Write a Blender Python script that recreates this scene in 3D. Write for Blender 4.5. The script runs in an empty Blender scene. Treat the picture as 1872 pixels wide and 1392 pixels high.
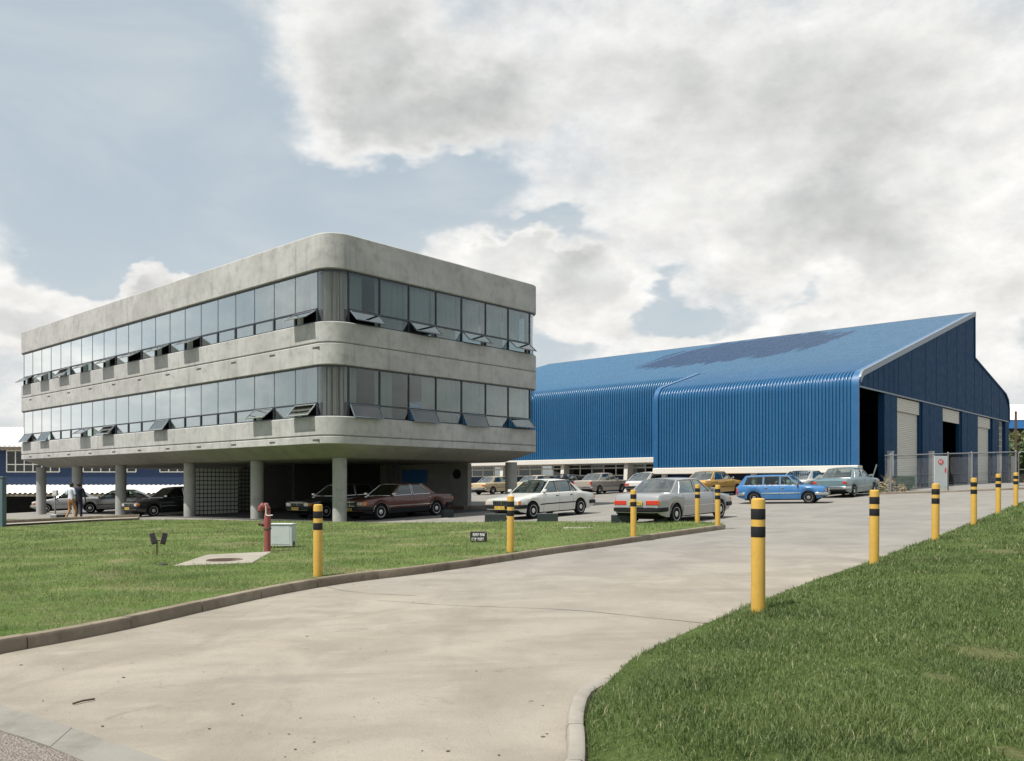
import bpy, math, random
import numpy as np
from mathutils import Vector, Matrix
from mathutils.geometry import delaunay_2d_cdt

random.seed(7); RNG = np.random.default_rng(7)
SC = bpy.context.scene
COL = SC.collection
R = math.radians

# ------------------------------------------------------------------ camera
F, CU, HV, EYE = 1545.0, 936.0, 885.0, 1.5          # focal length in photo pixels, centre column, horizon row, eye height
cam_d = bpy.data.cameras.new('camera'); cam = bpy.data.objects.new('camera', cam_d); COL.objects.link(cam)
cam.location = (0, 0, EYE); cam.rotation_euler = (R(90), 0, 0)
cam_d.sensor_fit = 'HORIZONTAL'; cam_d.sensor_width = 36; cam_d.lens = 36 * F / 1872
cam_d.shift_y = (HV - 696) / 1872
cam_d.clip_start = .05; cam_d.clip_end = 4000
SC.camera = cam

# ------------------------------------------------------------------ light
SUN_EL = R(62); SH = Vector((-.853, -.578)).normalized()
sun_vec = Vector((SH.x * math.cos(SUN_EL), SH.y * math.cos(SUN_EL), math.sin(SUN_EL)))
sun_d = bpy.data.lights.new('sun', 'SUN'); sun_d.energy = 5.0; sun_d.angle = R(.55); sun_d.color = (1, .955, .88)
sun = bpy.data.objects.new('sun', sun_d); COL.objects.link(sun)
sun.rotation_euler = (-sun_vec).to_track_quat('-Z', 'Y').to_euler(); sun.location = (-20, -20, 60)
SC.view_settings.view_transform = 'Standard'; SC.view_settings.look = 'None'
SC.view_settings.exposure = 0.34; SC.view_settings.gamma = 1.0
SC.render.engine = 'CYCLES'
cy = SC.cycles
cy.use_denoising = True
try: cy.denoiser = 'OPENIMAGEDENOISE'
except Exception: pass
cy.max_bounces = 8; cy.diffuse_bounces = 4; cy.glossy_bounces = 4; cy.transmission_bounces = 6; cy.transparent_max_bounces = 16
cy.caustics_reflective = False; cy.caustics_refractive = False; cy.sample_clamp_indirect = 6


class NT:                                            # small node-tree writer
    def __init__(s, tree): s.t = tree; s.n = tree.nodes; s.l = tree.links
    def new(s, typ, **kw):
        n = s.n.new(typ)
        for k, v in kw.items(): setattr(n, k, v)
        return n
    def put(s, sock, v):
        if isinstance(v, bpy.types.NodeSocket): s.l.new(v, sock)
        elif v is not None: sock.default_value = v
    def math(s, op, a, b=None, clamp=False):
        n = s.new('ShaderNodeMath', operation=op, use_clamp=clamp); s.put(n.inputs[0], a)
        if b is not None: s.put(n.inputs[1], b)
        return n.outputs[0]
    def vmath(s, op, a, b=None):
        n = s.new('ShaderNodeVectorMath', operation=op); s.put(n.inputs[0], a)
        if b is not None: s.put(n.inputs[1], b)
        return n.outputs['Value'] if op in ('LENGTH', 'DOT_PRODUCT') else n.outputs[0]
    def rng(s, v, a, b, c=0.0, d=1.0, smooth=True):
        n = s.new('ShaderNodeMapRange', interpolation_type='SMOOTHSTEP' if smooth else 'LINEAR')
        for i, x in enumerate((v, a, b, c, d)): s.put(n.inputs[i], x)
        return n.outputs[0]
    def mix(s, f, a, b, blend='MIX'):
        n = s.new('ShaderNodeMix', data_type='RGBA', blend_type=blend)
        s.put(n.inputs[0], f)
        s.put(n.inputs[6], a if isinstance(a, bpy.types.NodeSocket) else (*a[:3], 1))
        s.put(n.inputs[7], b if isinstance(b, bpy.types.NodeSocket) else (*b[:3], 1))
        return n.outputs[2]
    def noise(s, vec, scale, detail=4, rough=.55, dist=0.0):
        n = s.new('ShaderNodeTexNoise'); s.put(n.inputs['Vector'], vec)
        n.inputs['Scale'].default_value = scale; n.inputs['Detail'].default_value = detail
        n.inputs['Roughness'].default_value = rough; n.inputs['Distortion'].default_value = dist
        return n.outputs[0]
    def scale(s, vec, xyz): return s.vmath('MULTIPLY', vec, xyz)


# ------------------------------------------------------------------ sky
W = bpy.data.worlds.new('World'); SC.world = W; W.use_nodes = True
W.node_tree.nodes.clear(); g = NT(W.node_tree)
out = g.new('ShaderNodeOutputWorld'); bg = g.new('ShaderNodeBackground'); g.l.new(bg.outputs[0], out.inputs[0])
sky = g.new('ShaderNodeTexSky', sky_type='NISHITA')
sky.sun_disc = False; sky.sun_elevation = SUN_EL; sky.sun_rotation = math.atan2(SH.x, SH.y)
sky.air_density = 1.0; sky.dust_density = 2.2; sky.ozone_density = 1.2; sky.altitude = 300
tc = g.new('ShaderNodeTexCoord'); dirv = g.vmath('NORMALIZE', tc.outputs['Generated'])
sep = g.new('ShaderNodeSeparateXYZ'); g.l.new(dirv, sep.inputs[0])
az = g.math('ARCTAN2', sep.outputs[0], sep.outputs[1]); el = g.math('ARCSINE', sep.outputs[2])
cmb = g.new('ShaderNodeCombineXYZ'); g.l.new(az, cmb.inputs[0]); g.l.new(el, cmb.inputs[1])
nd = g.scale(dirv, (1, 1, 1.7))
wn = g.new('ShaderNodeTexNoise'); g.l.new(nd, wn.inputs['Vector']); wn.inputs['Scale'].default_value = 4.2
wn.inputs['Detail'].default_value = 5; wn.inputs['Roughness'].default_value = .6
warp = g.scale(g.vmath('SUBTRACT', wn.outputs['Color'], (.5, .5, .5)), (.30, .22, 0))
P2 = g.vmath('ADD', cmb.outputs[0], warp)
def sky_dir(u, v):
    x, z = (u - CU) / F, (HV - v) / F
    return math.atan2(x, 1), math.atan2(z, math.hypot(x, 1))
def blob(u, v, ru, rv, w):
    a_, e_ = sky_dir(u, v)
    d = g.vmath('SUBTRACT', P2, (a_, e_, 0))
    d = g.scale(d, (F / ru, F / rv, 0))
    return g.math('MULTIPLY', g.rng(g.vmath('LENGTH', d), 1.0, .25), w)
nz = g.noise(nd, 3.1, 9, .58); nz_f = g.noise(nd, 13.0, 8, .62)
D = g.math('SUBTRACT', nz, .47)
D = g.math('ADD', g.math('MULTIPLY', D, 1.5), g.math('MULTIPLY', g.math('SUBTRACT', nz_f, .5), .50))
for bl in ((330, 310, 330, 330, -.85), (80, 150, 280, 340, -.75), (640, 370, 330, 130, -.75), (880, 335, 170, 60, -.45), (480, 440, 260, 110, -.6),
           (780, 330, 150, 90, -.45), (950, 420, 150, 40, -.45),
           (1225, 550, 120, 60, -.38), (1470, 490, 70, 50, -.3), (1040, 430, 110, 40, -.35),
           (1450, 260, 560, 300, .62), (1000, 100, 480, 180, .5), (600, 60, 250, 130, .45), (560, 180, 200, 70, .4), (800, 200, 280, 110, .45),
           (60, 550, 240, 90, .8), (262, 478, 125, 80, 1.6), (390, 530, 120, 60, .6), (690, 420, 60, 40, .45), (900, 480, 260, 70, .55), (1090, 540, 130, 110, .65),
           (1330, 620, 180, 60, .5), (1730, 520, 300, 170, .55), (1480, 560, 100, 60, .4), (1560, 400, 300, 110, .3)):
    D = g.math('ADD', D, blob(*bl))
lit_n = g.noise(g.vmath('ADD', nd, tuple(sun_vec * .035)), 6.5, 9, .62)
nz_s = g.noise(nd, 6.5, 9, .62)
relief = g.math('SUBTRACT', nz_s, lit_n)
low = g.rng(el, .34, .16)                                 # the low cumulus are seen from the lit side, the high cover from below
ms = g.math('MULTIPLY', g.math('SUBTRACT', 1.0, low), g.rng(D, -.24, .56)); mask = g.math('ADD', ms, g.math('MULTIPLY', low, g.rng(D, -.10, .24)), True)
deep = g.math('SUBTRACT', g.rng(g.math('ADD', D, g.math('MULTIPLY', g.math('SUBTRACT', g.noise(nd, 2.6, 7, .58), .5), 1.0)), .28, 1.15), g.math('MULTIPLY', low, .5), True)
ccol = g.mix(deep, (9.1, 9.0, 8.75), (4.85, 5.1, 5.05))
shade = g.math('ADD', 1.0, g.math('MULTIPLY', relief, .95))
vm = g.new('ShaderNodeVectorMath', operation='SCALE'); g.l.new(ccol, vm.inputs[0]); g.l.new(shade, vm.inputs['Scale'])
veil = g.rng(g.noise(g.scale(dirv, (1, 1, 2.6)), 2.4, 6, .6, .5), .40, .74, 0, .42)
haze_c = g.mix(veil, g.mix(.80, sky.outputs[0], (5.45, 6.4, 7.05)), (7.5, 7.6, 7.5))
haze_c = g.mix(g.rng(el, .34, .04, 0, .50), haze_c, (7.6, 7.7, 7.5))       # thin veil of humid air over the blue
g.l.new(g.mix(mask, haze_c, vm.outputs[0]), bg.inputs[0]); bg.inputs[1].default_value = .079

# ------------------------------------------------------------------ ground height (fitted to what stands on it)
_P = [(581,12.05,.02),(932,15.7,.09),(1157,20,.11),(1311,23,.24),(1275,24.3,.25),(1385,8.58,.13),(1597,12.9,.19),(1709,16.5,.3),(1779,20.7,.41),
      (1824,24.6,.54),(1855,27.9,.61),(1230,25.8,.3),(990,30.9,.2),(700,32.5,.13),(621,32.1,.05),(470,36,-.06),(347,39.8,-.12),(220,43,-.2),
      (139,46.5,-.24),(66,50,-.28),(131,39,-.11),(1430,38,.5),(1545,42,.85),(1300,48,.94),(1090,57,.98),(900,60,.8),(1628,44,1.13),
      (1857,46,1.3),(1840,69,1.5),(20,70,-.8),(250,70,-.6)]
_q = np.array([((u - CU) / F * Y, Y, z) for u, Y, z in _P] + [(-4,4,-.02),(3,4,.03),(0,0,0),(0,8,.02)])
def _B(x, y):
    x = np.clip(np.asarray(x, float), -48, 46) / 30; y = np.clip(np.asarray(y, float), -6, 78) / 60
    return np.stack([1 + 0*x, x, y, x*x, x*y, y*y, x*x*y, x*y*y, y**3], -1)
_A = _B(_q[:, 0], _q[:, 1]); _C = np.linalg.solve(_A.T @ _A + 1e-3 * np.eye(9), _A.T @ _q[:, 2])
def G(x, y):
    r = _B(x, y) @ _C
    return float(r) if np.ndim(r) == 0 else r
def gpx(u, v, dz=0.0):                                # pixel -> point where its ray meets the ground (+dz)
    k, m = (u - CU) / F, (v - HV) / F
    Y = 10.0
    for _ in range(60): Y = .5 * Y + .5 * min(90, (EYE - G(k * Y, Y) - dz) / m)
    return Vector((k * Y, Y, G(k * Y, Y) + dz))
def at(u, Y): x = (u - CU) / F * Y; return Vector((x, Y, G(x, Y)))

# ------------------------------------------------------------------ mesh helpers
class MB:
    def __init__(s): s.v = []; s.f = []; s.m = []
    def add(s, vs, fs, mi=0):
        o = len(s.v); s.v += [tuple(p) for p in vs]; s.f += [tuple(i + o for i in f) for f in fs]; s.m += [mi] * len(fs); return s
    def box(s, x0, x1, y0, y1, z0, z1, mi=0):
        return s.add([(x0,y0,z0),(x1,y0,z0),(x1,y1,z0),(x0,y1,z0),(x0,y0,z1),(x1,y0,z1),(x1,y1,z1),(x0,y1,z1)],
                     [(3,2,1,0),(4,5,6,7),(0,1,5,4),(1,2,6,5),(2,3,7,6),(3,0,4,7)], mi)
    def cbox(s, c, sx, sy, sz, mi=0): return s.box(c[0]-sx/2, c[0]+sx/2, c[1]-sy/2, c[1]+sy/2, c[2]-sz/2, c[2]+sz/2, mi)
    def rbox(s, x0, x1, y0, y1, z0, z1, r=.02, mi=0):   # box with chamfered edges
        def ring(z, i): return [(x0+i+r,y0+i,z),(x1-i-r,y0+i,z),(x1-i,y0+i+r,z),(x1-i,y1-i-r,z),(x1-i-r,y1-i,z),(x0+i+r,y1-i,z),(x0+i,y1-i-r,z),(x0+i,y0+i+r,z)]
        return s.loft([ring(z0, r), ring(z0+r, 0), ring(z1-r, 0), ring(z1, r)], mi=mi)
    def loft(s, rings, close=True, caps=True, mi=0):
        n = len(rings[0]); vs = [p for r in rings for p in r]; fs = []
        for i in range(len(rings)-1):
            for j in range(n if close else n-1):
                k = (j+1) % n; fs.append((i*n+j, i*n+k, (i+1)*n+k, (i+1)*n+j))
        if caps: fs.append(tuple(reversed(range(n)))); fs.append(tuple((len(rings)-1)*n + j for j in range(n)))
        return s.add(vs, fs, mi)
    def tube(s, p, q, r0, r1=None, n=8, caps=True, mi=0):
        p, q = Vector(p), Vector(q); r1 = r0 if r1 is None else r1
        d = (q-p).normalized(); a = d.orthogonal().normalized(); b = d.cross(a)
        ring = lambda c, r: [c + a*math.cos(2*math.pi*i/n)*r + b*math.sin(2*math.pi*i/n)*r for i in range(n)]
        return s.loft([ring(p, r0), ring(q, r1)], caps=caps, mi=mi)
    def pipe(s, pts, r, n=8, mi=0):
        for i in range(len(pts)-1): s.tube(pts[i], pts[i+1], r, n=n, mi=mi)
        return s
    def lathe(s, prof, n=16, c=(0,0,0), axis='z', caps=True, mi=0):
        rings = []
        for r, h in prof:
            rg = []
            for i in range(n):
                a = 2*math.pi*i/n; x, y = r*math.cos(a), r*math.sin(a)
                rg.append((c[0]+x, c[1]+y, c[2]+h) if axis == 'z' else (c[0]+x, c[1]+h, c[2]-y) if axis == 'y' else (c[0]+h, c[1]+x, c[2]+y))
            rings.append(rg)
        return s.loft(rings, caps=caps, mi=mi)
    def extr(s, poly, vec, mi=0):                     # polygon (3D) extruded by vec
        poly = [Vector(p) for p in poly]; vec = Vector(vec); return s.loft([poly, [p+vec for p in poly]], mi=mi)
    def mesh(s, name, mats=(), smooth=None):
        me = bpy.data.meshes.new(name); me.from_pydata(s.v, [], s.f)
        for m in (mats if isinstance(mats, (list, tuple)) else [mats]): me.materials.append(m)
        if any(s.m): me.polygons.foreach_set('material_index', s.m)
        bmfix(me)
        if smooth is not None: me.shade_smooth(); me.set_sharp_from_angle(angle=R(smooth))
        me.update(); return me
    def build(s, name, mats, parent=None, smooth=None, loc=(0,0,0), rot=(0,0,0)):
        return put(name, s.mesh(name, mats, smooth), parent, loc, rot)
def bmfix(me):
    import bmesh
    bm = bmesh.new(); bm.from_mesh(me); bmesh.ops.recalc_face_normals(bm, faces=bm.faces[:]); bm.to_mesh(me); bm.free()
def put(name, data, parent=None, loc=(0,0,0), rot=(0,0,0)):
    o = bpy.data.objects.new(name, data); COL.objects.link(o); o.location = loc; o.rotation_euler = rot
    if parent is not None: o.parent = parent
    return o
def tag(o, label=None, cat=None, group=None, kind=None):
    for k, v in (('label', label), ('category', cat), ('group', group), ('kind', kind)):
        if v: o[k] = v
    return o
def thing(name, label, cat, loc=(0,0,0), rz=0.0, group=None):
    return tag(put(name, None, None, loc, (0, 0, rz)), label, cat, group)

# ------------------------------------------------------------------ materials
def new_mat(name):
    m = bpy.data.materials.new(name); m.use_nodes = True; m.node_tree.nodes.clear(); n = NT(m.node_tree)
    o = n.new('ShaderNodeOutputMaterial'); p = n.new('ShaderNodeBsdfPrincipled'); n.l.new(p.outputs[0], o.inputs[0])
    return m, n, p, o
def coords(n, world=False):
    return n.new('ShaderNodeNewGeometry').outputs['Position'] if world else n.new('ShaderNodeTexCoord').outputs['Object']
def bump(n, p, h, strength, dist=.01):
    b = n.new('ShaderNodeBump'); b.inputs['Strength'].default_value = strength; b.inputs['Distance'].default_value = dist
    n.put(b.inputs['Height'], h); n.l.new(b.outputs[0], p.inputs['Normal'])
def basic(name, col, rough=.6, metal=0.0, var=.12, vs=3.0, bmp=0.0, bs=60, coat=0.0, dirt=0.0, world=False, spec=None):
    m, n, p, o = new_mat(name); P = coords(n, world)
    c1 = tuple(max(0, c * (1 - var)) for c in col); c2 = tuple(c * (1 + var) for c in col)
    c = n.mix(n.noise(P, vs, 5, .6), c1, c2)
    if dirt: c = n.mix(n.math('MULTIPLY', n.rng(n.noise(P, vs * 2.7, 6, .7), .5, .75), dirt), c, (.13, .11, .085))
    n.l.new(c, p.inputs['Base Color']); p.inputs['Metallic'].default_value = metal
    n.put(p.inputs['Roughness'], n.rng(n.noise(P, vs * 4, 4), .3, .7, max(.02, rough - .07), min(1, rough + .07)))
    if spec is not None: p.inputs['Specular IOR Level'].default_value = spec
    if coat: p.inputs['Coat Weight'].default_value = coat; p.inputs['Coat Roughness'].default_value = .05
    if bmp: bump(n, p, n.noise(P, bs, 5, .6), bmp)
    return m
def paint(name, col, metallic=0.0, dust=.25):
    m, n, p, o = new_mat(name); P = coords(n)
    d = n.math('MULTIPLY', n.rng(n.noise(P, 2.2, 6, .65), .40, .75), dust)
    n.l.new(n.mix(d, col, tuple(.55 * c + .12 for c in col)), p.inputs['Base Color'])
    p.inputs['Metallic'].default_value = metallic; n.put(p.inputs['Roughness'], n.rng(d, 0, .3, .28, .5))
    p.inputs['Coat Weight'].default_value = .7; p.inputs['Coat Roughness'].default_value = .06
    return m

def concrete(name, a, b, stain_or_shadow, world=True, streak=.55, seam=0):
    m, n, p, o = new_mat(name); P = coords(n, world)
    c = n.mix(n.rng(n.noise(P, .55, 6, .62, .4), .3, .7), a, b)
    c = n.mix(n.math('MULTIPLY', n.rng(n.noise(P, 2.1, 8, .72), .44, .74), .62), c, stain_or_shadow)
    st = n.rng(n.noise(n.scale(P, (1.4, 1.4, .13)), 2.2, 5, .6), .52, .80)
    c = n.mix(n.math('MULTIPLY', st, streak), c, stain_or_shadow)
    c = n.mix(n.math('MULTIPLY', n.rng(n.noise(P, 9, 4, .6), .55, .8), .35), c, tuple(x * 1.18 for x in b))
    n.l.new(c, p.inputs['Base Color']); p.inputs['Roughness'].default_value = .88; p.inputs['Specular IOR Level'].default_value = .25
    h = n.math('ADD', n.noise(P, 35, 6, .7), n.math('MULTIPLY', n.noise(P, 5, 4, .5), 1.4))
    bump(n, p, h, .35, .012)
    return m

def glass_mat(name, tint, lo, hi, power=1.3, rough=.01):
    m, n, p, o = new_mat(name); n.n.remove(p)
    lw = n.new('ShaderNodeLayerWeight'); lw.inputs['Blend'].default_value = .5
    f = n.math('ADD', n.math('MULTIPLY', n.math('POWER', lw.outputs['Facing'], power), hi), lo, True)
    gl = n.new('ShaderNodeBsdfGlossy'); gl.inputs['Roughness'].default_value = rough; gl.inputs['Color'].default_value = (.93, .97, .97, 1)
    P = coords(n, True)
    b = n.new('ShaderNodeBump'); b.inputs['Strength'].default_value = .02; b.inputs['Distance'].default_value = .05
    n.l.new(n.noise(P, 1.1, 2), b.inputs['Height']); n.l.new(b.outputs[0], gl.inputs['Normal'])
    tr = n.new('ShaderNodeBsdfTransparent'); tr.inputs['Color'].default_value = (*tint, 1)
    mx = n.new('ShaderNodeMixShader'); n.l.new(f, mx.inputs[0]); n.l.new(tr.outputs[0], mx.inputs[1]); n.l.new(gl.outputs[0], mx.inputs[2])
    n.l.new(mx.outputs[0], o.inputs[0]); return m

M = {}
M['conc'] = concrete('board_concrete', (.325, .325, .314), (.425, .425, .412), (.20, .205, .202), world=False, streak=.75)
M['conc_col'] = concrete('column_concrete', (.29, .295, .28), (.36, .36, .342), (.19, .193, .185), streak=.35)
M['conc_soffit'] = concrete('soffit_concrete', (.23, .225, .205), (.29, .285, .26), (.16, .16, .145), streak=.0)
M['core'] = basic('dark_core_paint', (.035, .036, .034), .8, var=.3)  # near-black colour stands in for the deep shade under the office block
M['conc_wall'] = concrete('cast_wall', (.27, .27, .255), (.34, .335, .315), (.19, .19, .18))
M['kerb'] = concrete('kerb_concrete', (.165, .135, .10), (.25, .212, .162), (.055, .042, .03), streak=.3)
M['kerb_pale'] = concrete('kerb_pale_concrete', (.22, .205, .18), (.30, .28, .245), (.12, .105, .085), streak=.2)
M['slab'] = concrete('slab_concrete', (.26, .238, .20), (.32, .297, .25), (.16, .145, .12), streak=0)
M['gutter'] = concrete('gutter_concrete', (.175, .168, .15), (.225, .215, .192), (.12, .11, .092), streak=0)
M['wglass'] = glass_mat('office_glass', (.62, .69, .70), .012, 3.4, 2.8)
M['aglass'] = glass_mat('awning_glass', (.22, .25, .26), .02, .9, 2.2)
M['cglass'] = glass_mat('curved_glass', (.80, .82, .83), .03, 1.1, 2.2)
M['carglass'] = glass_mat('car_glass', (.62, .70, .67), .05, .8, 1.8)
M['stripglass'] = glass_mat('strip_window_glass', (.12, .14, .14), .05, .8, 2)
M['carglass_dark'] = glass_mat('car_glass_dark', (.10, .12, .12), .05, .8, 1.8)
M['curtain'] = basic('curtain_cloth', (.66, .64, .58), .95, var=.12, vs=1.5)
M['frame'] = basic('dark_window_frame', (.022, .028, .038), .4, var=.2)
M['alu'] = basic('aluminium', (.48, .50, .51), .35, .7, var=.08)
M['mull'] = basic('grey_mullion', (.16, .20, .23), .4, .3)
M['inside'] = basic('office_interior', (.07, .066, .06), .9)
M['vent'] = basic('vent_metal', (.11, .11, .10), .7)
M['blue'] = basic('blue_sheet', (.018, .10, .235), .38, var=.14, vs=.5, coat=.25, dirt=.03)
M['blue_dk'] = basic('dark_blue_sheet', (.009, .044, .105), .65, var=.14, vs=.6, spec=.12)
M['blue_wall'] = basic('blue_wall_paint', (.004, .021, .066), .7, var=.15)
M['blue_board'] = basic('blue_notice_board', (.03, .16, .42), .6, var=.06)
M['trim'] = basic('grey_flashing', (.20, .235, .275), .4, .2, var=.08)
M['white'] = basic('white_paint', (.60, .58, .53), .6, var=.07, dirt=.06)
M['shutter'] = basic('shutter_steel', (.55, .54, .49), .5, .1, var=.08, dirt=.08)
M['post'] = basic('pale_guard_paint', (.46, .48, .48), .6, dirt=.15)
M['galv'] = basic('galvanised', (.22, .23, .235), .5, .3, var=.1)
M['wroof'] = basic('pale_corrugated_roof', (.70, .69, .66), .6, var=.05, vs=.5)
M['black'] = basic('black_rubber', (.010, .010, .011), .8, var=.2, spec=.2)
M['dark'] = basic('dark_plastic', (.012, .013, .015), .6, var=.2, spec=.25)
M['stop'] = basic('dark_stop_paint', (.016, .025, .026), .55, var=.3, dirt=.05)
M['chrome'] = basic('chrome', (.62, .62, .62), .16, 1.0, var=.04)
M['chrome_dull'] = basic('dull_hubcap', (.58, .58, .57), .35, .55, var=.1)
M['seat'] = basic('car_upholstery', (.06, .055, .05), .9)
M['tail'] = basic('tail_lamp', (.50, .035, .02), .25, coat=.6)
M['amber'] = basic('amber_lamp', (.65, .20, .03), .25, coat=.6)
M['lamp'] = basic('head_lamp', (.62, .62, .60), .12, .4, coat=.8)
M['plate'] = basic('yellow_plate', (.62, .43, .06), .5, var=.05)
M['plate_ink'] = basic('plate_ink', (.03, .03, .025), .6)
M['yellow'] = basic('bollard_yellow', (.50, .305, .05), .55, var=.14, vs=5, coat=.1, dirt=.22)
M['red'] = basic('hydrant_red', (.235, .055, .05), .55, var=.18, vs=9, dirt=.22)
M['rust'] = basic('rusty_iron', (.10, .065, .045), .8, .2, var=.35, vs=14)
M['cabinet'] = basic('cabinet_grey', (.44, .48, .48), .55, dirt=.22, vs=5)
M['green_bin'] = basic('skip_green', (.02, .085, .055), .6, dirt=.15)
M['sign_red'] = basic('sign_red', (.50, .05, .06), .6)
M['pale'] = basic('pale_letter_paint', (.60, .60, .57), .7)
M['bark'] = basic('bark', (.10, .075, .05), .9, var=.3, vs=12, bmp=.4, bs=30)
M['tpost'] = basic('blue_grey_post', (.10, .15, .18), .6)

# ================================================================== SETTING: ground, drive, lawns, kerbs
def ground_mat():
    m, n, p, o = new_mat('paved_ground'); P = coords(n, True)
    sp = n.new('ShaderNodeSeparateXYZ'); n.l.new(P, sp.inputs[0])
    big = n.noise(P, .12, 5, .6, .5); mid = n.noise(P, .9, 6, .62, .6); fine = n.noise(P, 9, 6, .7); wh = n.noise(n.scale(P, (.35, 1.3, 1)), .8, 5, .6, .8)
    c = n.mix(n.rng(mid, .3, .7), (0.230, 0.205, 0.168), (0.310, 0.281, 0.234))
    c = n.mix(n.math('MULTIPLY', n.rng(big, .42, .66), .55), c, (0.261, 0.245, 0.218))
    c = n.mix(n.math('MULTIPLY', n.rng(wh, .46, .72), .5), c, (0.176, 0.161, 0.140))
    trk = n.noise(n.scale(P, (.9, .22, 1)), .9, 6, .65, 1.2)
    c = n.mix(n.math('MULTIPLY', n.rng(trk, .50, .72), .35), c, (0.158, 0.146, 0.127))
    c = n.mix(n.math('MULTIPLY', n.rng(n.noise(P, 2.3, 8, .75, .8), .57, .75), .7), c, (0.135, 0.116, 0.095))
    c = n.mix(n.math('MULTIPLY', n.rng(n.noise(P, 1.1, 5, .6, .5), .58, .76), .5), c, (0.360, 0.330, 0.285))
    c = n.mix(n.math('MULTIPLY', n.rng(n.noise(P, 85, 4, .75), .50, .70), .5), c, (0.126, 0.110, 0.088))
    c = n.mix(n.math('MULTIPLY', n.rng(fine, .55, .75), .25), c, (0.158, 0.133, 0.105))
    # the car park behind the drive is laid in greyer, worn asphalt
    edge = n.math('ADD', sp.outputs[1], n.math('MULTIPLY', n.math('SUBTRACT', big, .5), 7.0))
    asph = n.mix(n.rng(mid, .3, .7), (0.171, 0.166, 0.155), (0.230, 0.220, 0.204))
    asph = n.mix(n.math('MULTIPLY', n.rng(wh, .52, .72), .6), asph, (0.252, 0.237, 0.210))
    c = n.mix(n.math('MULTIPLY', n.rng(edge, 10.5, 19), .85), c, asph)
    # wheel grit and small dark specks
    vo = n.new('ShaderNodeTexVoronoi'); n.l.new(P, vo.inputs['Vector']); vo.inputs['Scale'].default_value = 2.6
    c = n.mix(n.math('MULTIPLY', n.math('LESS_THAN', vo.outputs['Distance'], .05), n.rng(n.noise(P, 1.3, 3), .5, .6)), c, (0.063, 0.053, 0.044))
    far = n.rng(n.math('MAXIMUM', n.math('ABSOLUTE', sp.outputs[0]), sp.outputs[1]), 95, 120)
    c = n.mix(far, c, (.10, .105, .06))
    n.l.new(c, p.inputs['Base Color']); p.inputs['Roughness'].default_value = .93; p.inputs['Specular IOR Level'].default_value = .2
    h = n.math('ADD', n.noise(P, 55, 6, .75), n.math('MULTIPLY', n.noise(P, 4, 5, .6), 2.0))
    bump(n, p, h, .5, .012); return m
def axis_pts(lo, hi, step, far):
    a = list(np.arange(lo, hi + .01, step)); return [-far, -far * .4, lo - 60, lo - 20] + a + [hi + 20, hi + 60, far * .4, far]
xs = axis_pts(-60, 60, 1.5, 1500); ys = axis_pts(-12, 96, 1.5, 1500)
gx, gy = np.meshgrid(xs, ys); gz = G(gx.ravel(), gy.ravel())
nx = len(xs); vs = np.column_stack([gx.ravel(), gy.ravel(), gz])
fs = [(j*nx+i, j*nx+i+1, (j+1)*nx+i+1, (j+1)*nx+i) for j in range(len(ys)-1) for i in range(nx-1)]
me = bpy.data.meshes.new('ground'); me.from_pydata(vs.tolist(), [], fs); me.materials.append(ground_mat()); me.shade_smooth()
tag(put('ground', me), 'pale worn concrete drive and grey car park', kind='structure')

def resample(pts, step):
    pts = [np.array(p[:2], float) for p in pts]
    # Catmull-Rom then even spacing
    out = []
    for i in range(len(pts)-1):
        p0, p1, p2, p3 = pts[max(i-1,0)], pts[i], pts[i+1], pts[min(i+2,len(pts)-1)]
        for t in np.linspace(0, 1, 12, endpoint=False):
            out.append(.5*((2*p1)+(-p0+p2)*t+(2*p0-5*p1+4*p2-p3)*t*t+(-p0+3*p1-3*p2+p3)*t**3))
    out.append(pts[-1]); out = np.array(out)
    d = np.r_[0, np.cumsum(np.hypot(*np.diff(out, axis=0).T))]
    n = max(2, int(round(d[-1]/step))+1); q = np.linspace(0, d[-1], n)
    return np.column_stack([np.interp(q, d, out[:,0]), np.interp(q, d, out[:,1])])

DRYL = [(p.x, p.y, r_) for p, r_ in ((gpx(225, 1027, .12), .3), (gpx(470, 1110, .12), .25), (gpx(560, 1066, .12), .2), (gpx(925, 1016, .12), .2))]
DRYR = [(p.x, p.y, r_) for p, r_ in ((gpx(1800, 1195, .17), .20), (gpx(1720, 1242, .17), .10), (gpx(1830, 1009, .17), .3), (gpx(1850, 1380, .17), .08))]
def grass_color(n, P, lush):
    k = 1.08 if lush else 1.55
    c = n.mix(n.rng(n.noise(P, .7, 5, .6), .3, .7), (.052*k, .090*k, .021*k), (.098*k, .140*k, .038*k))
    c = n.mix(n.rng(n.noise(P, 3.5, 5, .65), .4, .75), c, (.165, .195, .08) if not lush else (.125, .165, .055))
    if lush: c = n.mix(n.math('MULTIPLY', n.rng(n.noise(P, 1.9, 5, .7, .6), .50, .70), .6), c, (.026, .052, .020))
    dry = n.math('MULTIPLY', n.rng(n.noise(n.scale(P, (1, 1.8, 1)), .55, 6, .66, .4), .47 if not lush else .60, .72), .85 if not lush else .7)
    c = n.mix(dry, c, (.27, .245, .135))
    for x_, y_, r_ in (DRYL if not lush else DRYR):
        q = n.scale(n.vmath('SUBTRACT', P, (x_, y_, 0)), (1/r_, .6/r_, 0)); d = n.math('ADD', n.vmath('LENGTH', q), n.math('MULTIPLY', n.math('SUBTRACT', n.noise(P, 5, 5, .7), .5), 1.6))
        c = n.mix(n.math('MULTIPLY', n.rng(d, 1.15, .6), .4), c, (.24, .20, .115))
    return c
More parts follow.
